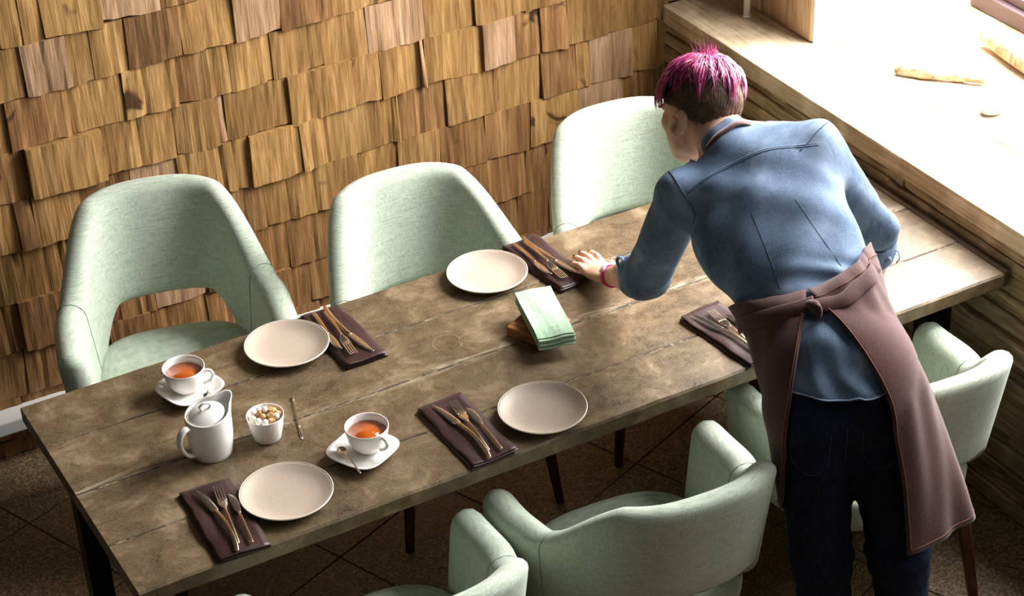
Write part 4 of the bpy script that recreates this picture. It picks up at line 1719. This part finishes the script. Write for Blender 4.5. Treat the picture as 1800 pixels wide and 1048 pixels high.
# ---- jeans
jn = [ell(Pv - .03 * Zz, (.146, .104, .125), [lat_p, nb_p, nrm(np.cross(lat_p, nb_p))]), (ell(Pv - .045 * Zz - .030 * Fw + .062 * U, (.082, .080, .095)), .03), (ell(Pv - .045 * Zz - .030 * Fw - .062 * U, (.082, .080, .095)), .03),
      (cone(HpL - .03 * Zz, KnL, .094, .066), .03), (cone(KnL, AnL, .066, .050), .03), (cone(HpR - .03 * Zz, KnR, .094, .066), .03), (cone(KnR, AnR, .066, .050), .03)]
fj0 = union(jn, .03)


def fjeans(p):
    d = fj0(p)
    for K in (KnL, KnR):
        g = np.exp(-(np.linalg.norm(p - K, axis=1) / .09) ** 2)
        d = d + g * wav(p, (10, 14, 120), .4, .0035)
    d = d + wav(p, (22, 17, 31), .2, .0015)
    d = np.maximum(d, .062 - p[:, 2])
    d = np.maximum(d, (p - (Pv + .10 * spine)) @ spine)
    return d


V, F = nets(fjeans, (1.26, -.74, .03), (1.76, -.16, 1.14), .007)
V = relax(V, F, 2, .5)
jeans = mesh_obj('jeans', V, F, m_jeans, person)
jeans['label'] = 'dark indigo jeans'
bvh_j = BVHTree.FromPolygons([tuple(v) for v in V], [tuple(f) for f in F])


def jp(u, z):
    return Pv + U * u + Zz * z - Fw * .13


for sg in (-1, 1):
    pts = [jp(sg * .035, -.065), jp(sg * .037, -.10), jp(sg * .043, -.150), jp(sg * .078, -.172), jp(sg * .112, -.145), jp(sg * .118, -.10), jp(sg * .116, -.060)]
    pk = tube('pocket_stitch', snap_dir(bvh_j, smooth_path(pts, 4), Fw, .0004), .0009, m_jstitch, jeans, n=5, m=2)
pts = [jp(0, -.055), jp(0, -.085), jp(0, -.115), jp(.002, -.15)]
tube('seat_seam', snap_dir(bvh_j, smooth_path(pts, 4), Fw, .0004), .0010, m_jstitch, jeans, n=5, m=2)
# shoes
for An in (AnL, AnR):
    t_ = Fw * .16
    f = union([cone(An + Zz * (-.03), An + t_ * .1 - Zz * .045, .042, .042), (cone(An - Zz * .045 - Fw * .02, An + t_ - Zz * .052, .040, .034, Zz, .9), .02)], .02)
    g = (lambda f: lambda p: np.maximum(f(p), .001 - p[:, 2]))(f)
    V, F = nets(g, (An[0] - .10, An[1] - .12, -.02), (An[0] + .17, An[1] + .24, .11), .007)
    mesh_obj('shoe', relax(V, F, 2), F, m_steel, person)

# ---- apron
kt = np.array([0, .12, .30, .60, 1.0])
kc = np.array([[1.533, -.188, 1.062], [1.526, -.255, 1.000], [1.522, -.330, .910], [1.542, -.385, .750], [1.566, -.425, .580]])
kc = kc - np.outer([.03, .05, .075, .08, .085], cf)
ka = np.array([.138, .162, .188, .198, .214])
kb = np.array([.112, .140, .160, .152, .150])
ktilt = np.array([.30, .24, .16, .10, .06])
kbz = np.array([.55, .45, .22, .05, 0.0])
kR = np.radians([0.5, 15, 29, 25, 15])
kL = np.radians([0.5, 18, 44, 72, 92])


def ip(k, t):
    k = np.asarray(k)
    if k.ndim == 1:
        return np.interp(t, kt, k)
    return np.array([np.interp(t, kt, k[:, i]) for i in range(3)])


def smooth_ip(k, t):
    return (ip(k, max(0, t - .05)) + ip(k, t) + ip(k, min(1, t + .05))) / 3 if 0 < t < 1 else ip(k, t)


def apron_pt(al, t, off=0.0):
    c_ = smooth_ip(kc, t)
    a_, b_ = smooth_ip(ka, t) + off, smooth_ip(kb, t) + off
    lu = nrm(U + smooth_ip(ktilt, t) * Zz)
    bz = smooth_ip(kbz, t)
    bk = nrm(-Fw * (1 - bz * .3) + bz * Zz)
    s_, c2_ = math.sin(al), math.cos(al)
    if s_ < 0:
        a_ = a_ * (1 - .40 * min(1, t * 1.3))
    if c2_ < 0:
        b_ = b_ + (min(b_, .078) - b_) * min(1.0, -c2_ * 2.5) * min(1.0, t / .35)
    fl = .010 * t * math.sin(al * 5 + 1.0) + .006 * t * math.sin(al * 9 + t * 2) + .0025 * math.sin(al * 14 + t * 9)
    # the bib side rises towards the front
    a_deg = math.degrees(al) % 360
    rise = 0.0
    if t < .2:
        fr = max(0, min(1, (min(a_deg, 360 - a_deg) - 12) / 80))
        rise = .055 * fr * (1 - t / .2)
        if a_deg > 180:
            rise *= .35
    return c_ + lu * s_ * (a_ + fl) + bk * c2_ * (b_ + fl) + Zz * rise


fj_only = fj0


def fclothed(p):
    return np.minimum(fsh0(p), fj_only(p))


def push(P, clear):
    P = np.asarray(P, float).copy()
    for _ in range(4):
        d = fclothed(P)
        g = np.stack([fclothed(P + e_) - fclothed(P - e_) for e_ in np.eye(3) * .002], 1)
        g /= np.linalg.norm(g, axis=1)[:, None] + 1e-9
        P += g * np.clip(clear - d, 0, .03)[:, None]
    return P


nt_, na_ = 40, 84
V = []
for i in range(nt_ + 1):
    t = i / nt_
    r0, l0 = smooth_ip(kR, t), 2 * PI - smooth_ip(kL, t)
    for j in range(na_ + 1):
        V.append(apron_pt(r0 + (l0 - r0) * j / na_, t))
F = []
for i in range(nt_):
    for j in range(na_):
        a_ = i * (na_ + 1) + j
        F.append((a_, a_ + 1, a_ + na_ + 2, a_ + na_ + 1))
V = push(V, .009)
apron = mesh_obj('apron', V, F, m_apron, person)
md = apron.modifiers.new('cloth', 'SOLIDIFY')
md.thickness = .0028
md.offset = 0
apron['label'] = 'dark brown cotton apron tied at the back'
for kk, sgn in ((kR, 1), (kL, -1)):
    pts = []
    for t in np.linspace(0.03, .99, 26):
        al = smooth_ip(kk, t) + .035
        pts.append(apron_pt(al if sgn > 0 else 2 * PI - al, t, .0020))
    tube('edge_stitch', push(pts, .0112), .0011, m_astitch, apron, n=5, m=2)
pts = [apron_pt(al, .985, .0022) for al in np.linspace(.30, 2 * PI - 1.66, 40)]
tube('hem_stitch', push(pts, .0112), .0011, m_astitch, apron, n=5, m=1)
pts = [apron_pt(al, .012, .0020) for al in np.linspace(.06, 2.0, 26)]
tube('top_stitch', push(pts, .0112), .0011, m_astitch, apron, n=5, m=2)


def ribbon(name, P, w, wdir, mat, parent, th=.0035):
    P = push(smooth_path(P, 5), .0135)
    R = []
    for k, p in enumerate(P):
        d_ = nrm(P[min(k + 1, len(P) - 1)] - P[max(k - 1, 0)])
        wv = nrm(np.asarray(wdir) - d_ * (np.asarray(wdir) @ d_))
        n_ = np.cross(d_, wv)
        R.append([p + wv * a_ * w / 2 + n_ * b_ * th / 2 for a_, b_ in ((1, 0), (.9, 1), (0, 1.4), (-.9, 1), (-1, 0), (-.9, -1), (0, -1), (.9, -1))])
    return rings(name, R, mat, parent)


tie = [apron_pt(al, tt, .006) for al, tt in ((-.03, .045), (.20, .05), (.45, .055), (.75, .045), (1.05, .04), (1.35, .035), (1.6, .035))]
ribbon('tie_band', tie, .034, spine, m_apron, apron)
tie = [apron_pt(al, tt, .006) for al, tt in ((.03, .03), (-.25, .035), (-.55, .04), (-.9, .05), (-1.3, .06), (-1.6, .07))]
ribbon('tie_band', tie, .034, spine, m_apron, apron)
kn = push([apron_pt(0.0, .05, .010)], .018)[0]
V, F = nets(union([ell(kn, (.013, .011, .016)), ell(kn - spine * .014 + lat_p * .004, (.007, .008, .018)), ell(kn + spine * .010 - lat_p * .006, (.011, .009, .009))], .008), kn - .045, kn + .045, .0025)
mesh_obj('knot', V, F, m_apron, apron)
strap = band('neck_strap', ncol - nax * .004, nax, nx1, [(.011, -.008), (.0145, -.008), (.0135, .008), (.010, .008)], .060, .058, m_apron, apron, wob=.001)

# ---- wrist band
dw_ = nrm(WrL - (ElL * .45 + WrL * .55))
wc = WrL - dw_ * .012
watch = band('wristband', wc, dw_, lat_s, [(.000, -.008), (.0028, -.0075), (.0034, 0), (.0028, .0075), (.0, .008), (-.002, 0)], .0275, .0265, m_watch, person, n=36)
wd = nrm(-cf * .55 - cr * .55 + cu * .5)
wd = nrm(wd - dw_ * (wd @ dw_))
fc = wc + wd * .031
ws = np.cross(wd, dw_)
R = []
for h_, r_ in ((-.002, .011), (-.001, .0125), (.003, .0125), (.0042, .011)):
    R.append([fc + wd * h_ + r_ * (math.cos(a_) * dw_ + math.sin(a_) * ws) for a_ in np.linspace(0, 2 * PI, 24, endpoint=False)])
rings('watch_face', R, m_wface, watch)

# ---- hair
axs = np.array(HA)
HC, HR = H(0, -.012, .016), A3(.0745, .095, .090)
up_k = nrm(A3(0, -.30, .95))          # crown axis in the head frame (l, f, u)
t1 = nrm(np.cross(up_k, A3(1, 0, 0)))
t1 = -t1 if t1[1] < 0 else t1          # towards the front
t2 = np.cross(t1, up_k)                # sideways
if t2[0] < 0:
    t2 = -t2                           # towards her left


def skull(theta, psi, off):
    d_ = up_k * math.cos(theta) + math.sin(theta) * (t1 * math.cos(psi) + t2 * math.sin(psi))
    r_ = 1.0 / math.sqrt(((d_ / HR) ** 2).sum())
    p_ = d_ * r_
    n_ = nrm(p_ / HR ** 2)
    q_ = p_ + n_ * off
    return HC + q_ @ axs, n_ @ axs


def hairline(psi):
    """largest polar angle that carries hair, by azimuth (0 front, pi/2 left side, pi back)."""
    c_ = math.cos(psi)
    return math.radians(103 + (-8 if c_ > 0 else 36) * abs(c_))


# short clipped under layer
V, F = [], []
nT, nP = 20, 56
for i in range(nT + 1):
    for j in range(nP):
        ps = 2 * PI * j / nP
        th_ = hairline(ps) * (i / nT + 1e-4)
        off = .0075 * (1 - (i / nT) ** 6) + .0008
        V.append(skull(th_, ps, off + .0008 * random.random())[0])
for i in range(nT):
    for j in range(nP):
        k = (j + 1) % nP
        F.append((i * nP + j, i * nP + k, (i + 1) * nP + k, (i + 1) * nP + j))
hair = mesh_obj('hair', V, F, m_brownhair, person)
hair['label'] = 'short pink hair with a brown clipped undercut'
locks = {'pink': ([], []), 'lit_pink': ([], []), 'magenta': ([], []), 'brown': ([], [])}


def strand(kind, path, wid):
    V, F = locks[kind]
    P = np.array([p for p, n_ in path])
    N_ = np.array([n_ for p, n_ in path])
    T = np.gradient(P, axis=0)
    T /= np.linalg.norm(T, axis=1)[:, None] + 1e-9
    S = np.cross(T, N_)
    S /= np.linalg.norm(S, axis=1)[:, None] + 1e-9
    m_ = len(P)
    b = len(V)
    for i in range(m_):
        w_ = wid * (1 - (i / (m_ - 1)) ** 2.2) * .5 + .0002
        V.append(P[i] - S[i] * w_)
        V.append(P[i] + N_[i] * w_ * .7)
        V.append(P[i] + S[i] * w_)
    for i in range(m_ - 1):
        a_ = b + 3 * i
        F.append((a_, a_ + 3, a_ + 4, a_ + 1))
        F.append((a_ + 1, a_ + 4, a_ + 5, a_ + 2))


for k in range(1900):
    ci = random.randrange(22)
    pc = 2 * PI * ci / 22 + .12 * math.sin(ci * 5.1)
    ps = pc + random.gauss(0, .20)
    cz, sz = math.cos(pc), math.sin(pc)
    front = max(0, cz)
    th0 = math.radians(random.uniform(1, 42) * (1 if random.random() < .7 else .4))
    end = math.radians(70 + 24 * front + 8 * max(0, sz) * max(0, cz) + random.gauss(0, 5) + 13 * math.sin(ci * 2.4 + .6) - 14 * min(1.5, abs(ps - pc) / .2))
    if th0 > end - .35:
        th0 = end - .45
    lift = random.uniform(.009, .021)
    tail = random.uniform(.006, .013) + .006 * front
    sw = random.gauss(0, .16)
    clump = .10 * math.sin(ps * 11 + 1)
    path = []
    for i in range(8):
        q = i / 7
        th_ = th0 + (end - th0) * q
        off = .004 + lift * math.sin(PI * min(1, .15 + q * .75)) * 1.0 + tail * q * .45 + .002 * math.sin(ps * 23)
        path.append(skull(th_, pc + (ps - pc) * (1 - .75 * q * q) + sw * .3 * q, off))
    fl = sz * .9 + cz * .35      # her left front
    rr = random.random()
    kind = 'magenta' if rr < .18 + .42 * max(0, fl) else ('lit_pink' if rr > .84 - .50 * max(0, -sz) else 'pink')  # paler locks gather on the window side, painted as lit hair
    strand(kind, path, random.uniform(.0020, .0046))
# fringe hanging over the forehead on her left
for k in range(260):
    ps = random.uniform(-.5, 1.15)
    th0 = math.radians(random.uniform(40, 62))
    end = math.radians(random.uniform(92, 112))
    path = []
    for i in range(8):
        q = i / 7
        path.append(skull(th0 + (end - th0) * q, ps + .1 * q, .012 + .012 * math.sin(PI * .8 * q) + .006 * q))
    strand('magenta' if random.random() < .6 else 'pink', path, random.uniform(.002, .0042))
# tufts standing up at the crown
for k in range(120):
    ps = random.uniform(0, 2 * PI)
    p0, n0 = skull(math.radians(random.uniform(0, 16)), ps, .006)
    dv = nrm(n0 + .8 * rng.normal(0, .5, 3) + .25 * cu)
    L_ = random.uniform(.018, .040)
    pt = [(p0 + dv * L_ * q - cu * .010 * q * q + .5 * L_ * q * q * nrm(rng.normal(0, 1, 3)) * .3, nrm(-cf)) for q in np.linspace(0, 1, 6)]
    strand(random.choice(['lit_pink', 'pink', 'lit_pink']), pt, random.uniform(.0008, .0026))
for k in range(40):
    ps = random.uniform(0, 2 * PI)
    p0, n0 = skull(math.radians(random.uniform(0, 20)), ps, .010)
    dv = nrm(n0 * .6 + cu * .8 + .5 * rng.normal(0, .6, 3))
    L_ = random.uniform(.025, .05)
    pt = [(p0 + dv * L_ * q, nrm(-cf)) for q in np.linspace(0, 1, 5)]
    strand('pink', pt, .0007)
# clipped brown hairs at the back and sides
for k in range(2600):
    ps = random.uniform(.5, 2 * PI - .5)
    hl_ = hairline(ps)
    th0 = math.radians(random.uniform(52, 112))
    th0 = min(th0, hl_ - .16)
    end = min(th0 + random.uniform(.16, .34), hl_ + .03)
    path = []
    for i in range(5):
        q = i / 4
        path.append(skull(th0 + (end - th0) * q, ps + random.gauss(0, .02) * q, .0065 + .0035 * q * (hl_ - end > .1)))
    strand('brown', path, random.uniform(.0010, .0024))
for kind, mt in (('pink', m_pink), ('lit_pink', m_lit_pink), ('magenta', m_magenta), ('brown', m_brownhair)):
    V, F = locks[kind]
    o = mesh_obj(kind + '_locks', V, F, mt, hair)
    o['kind'] = 'stuff'
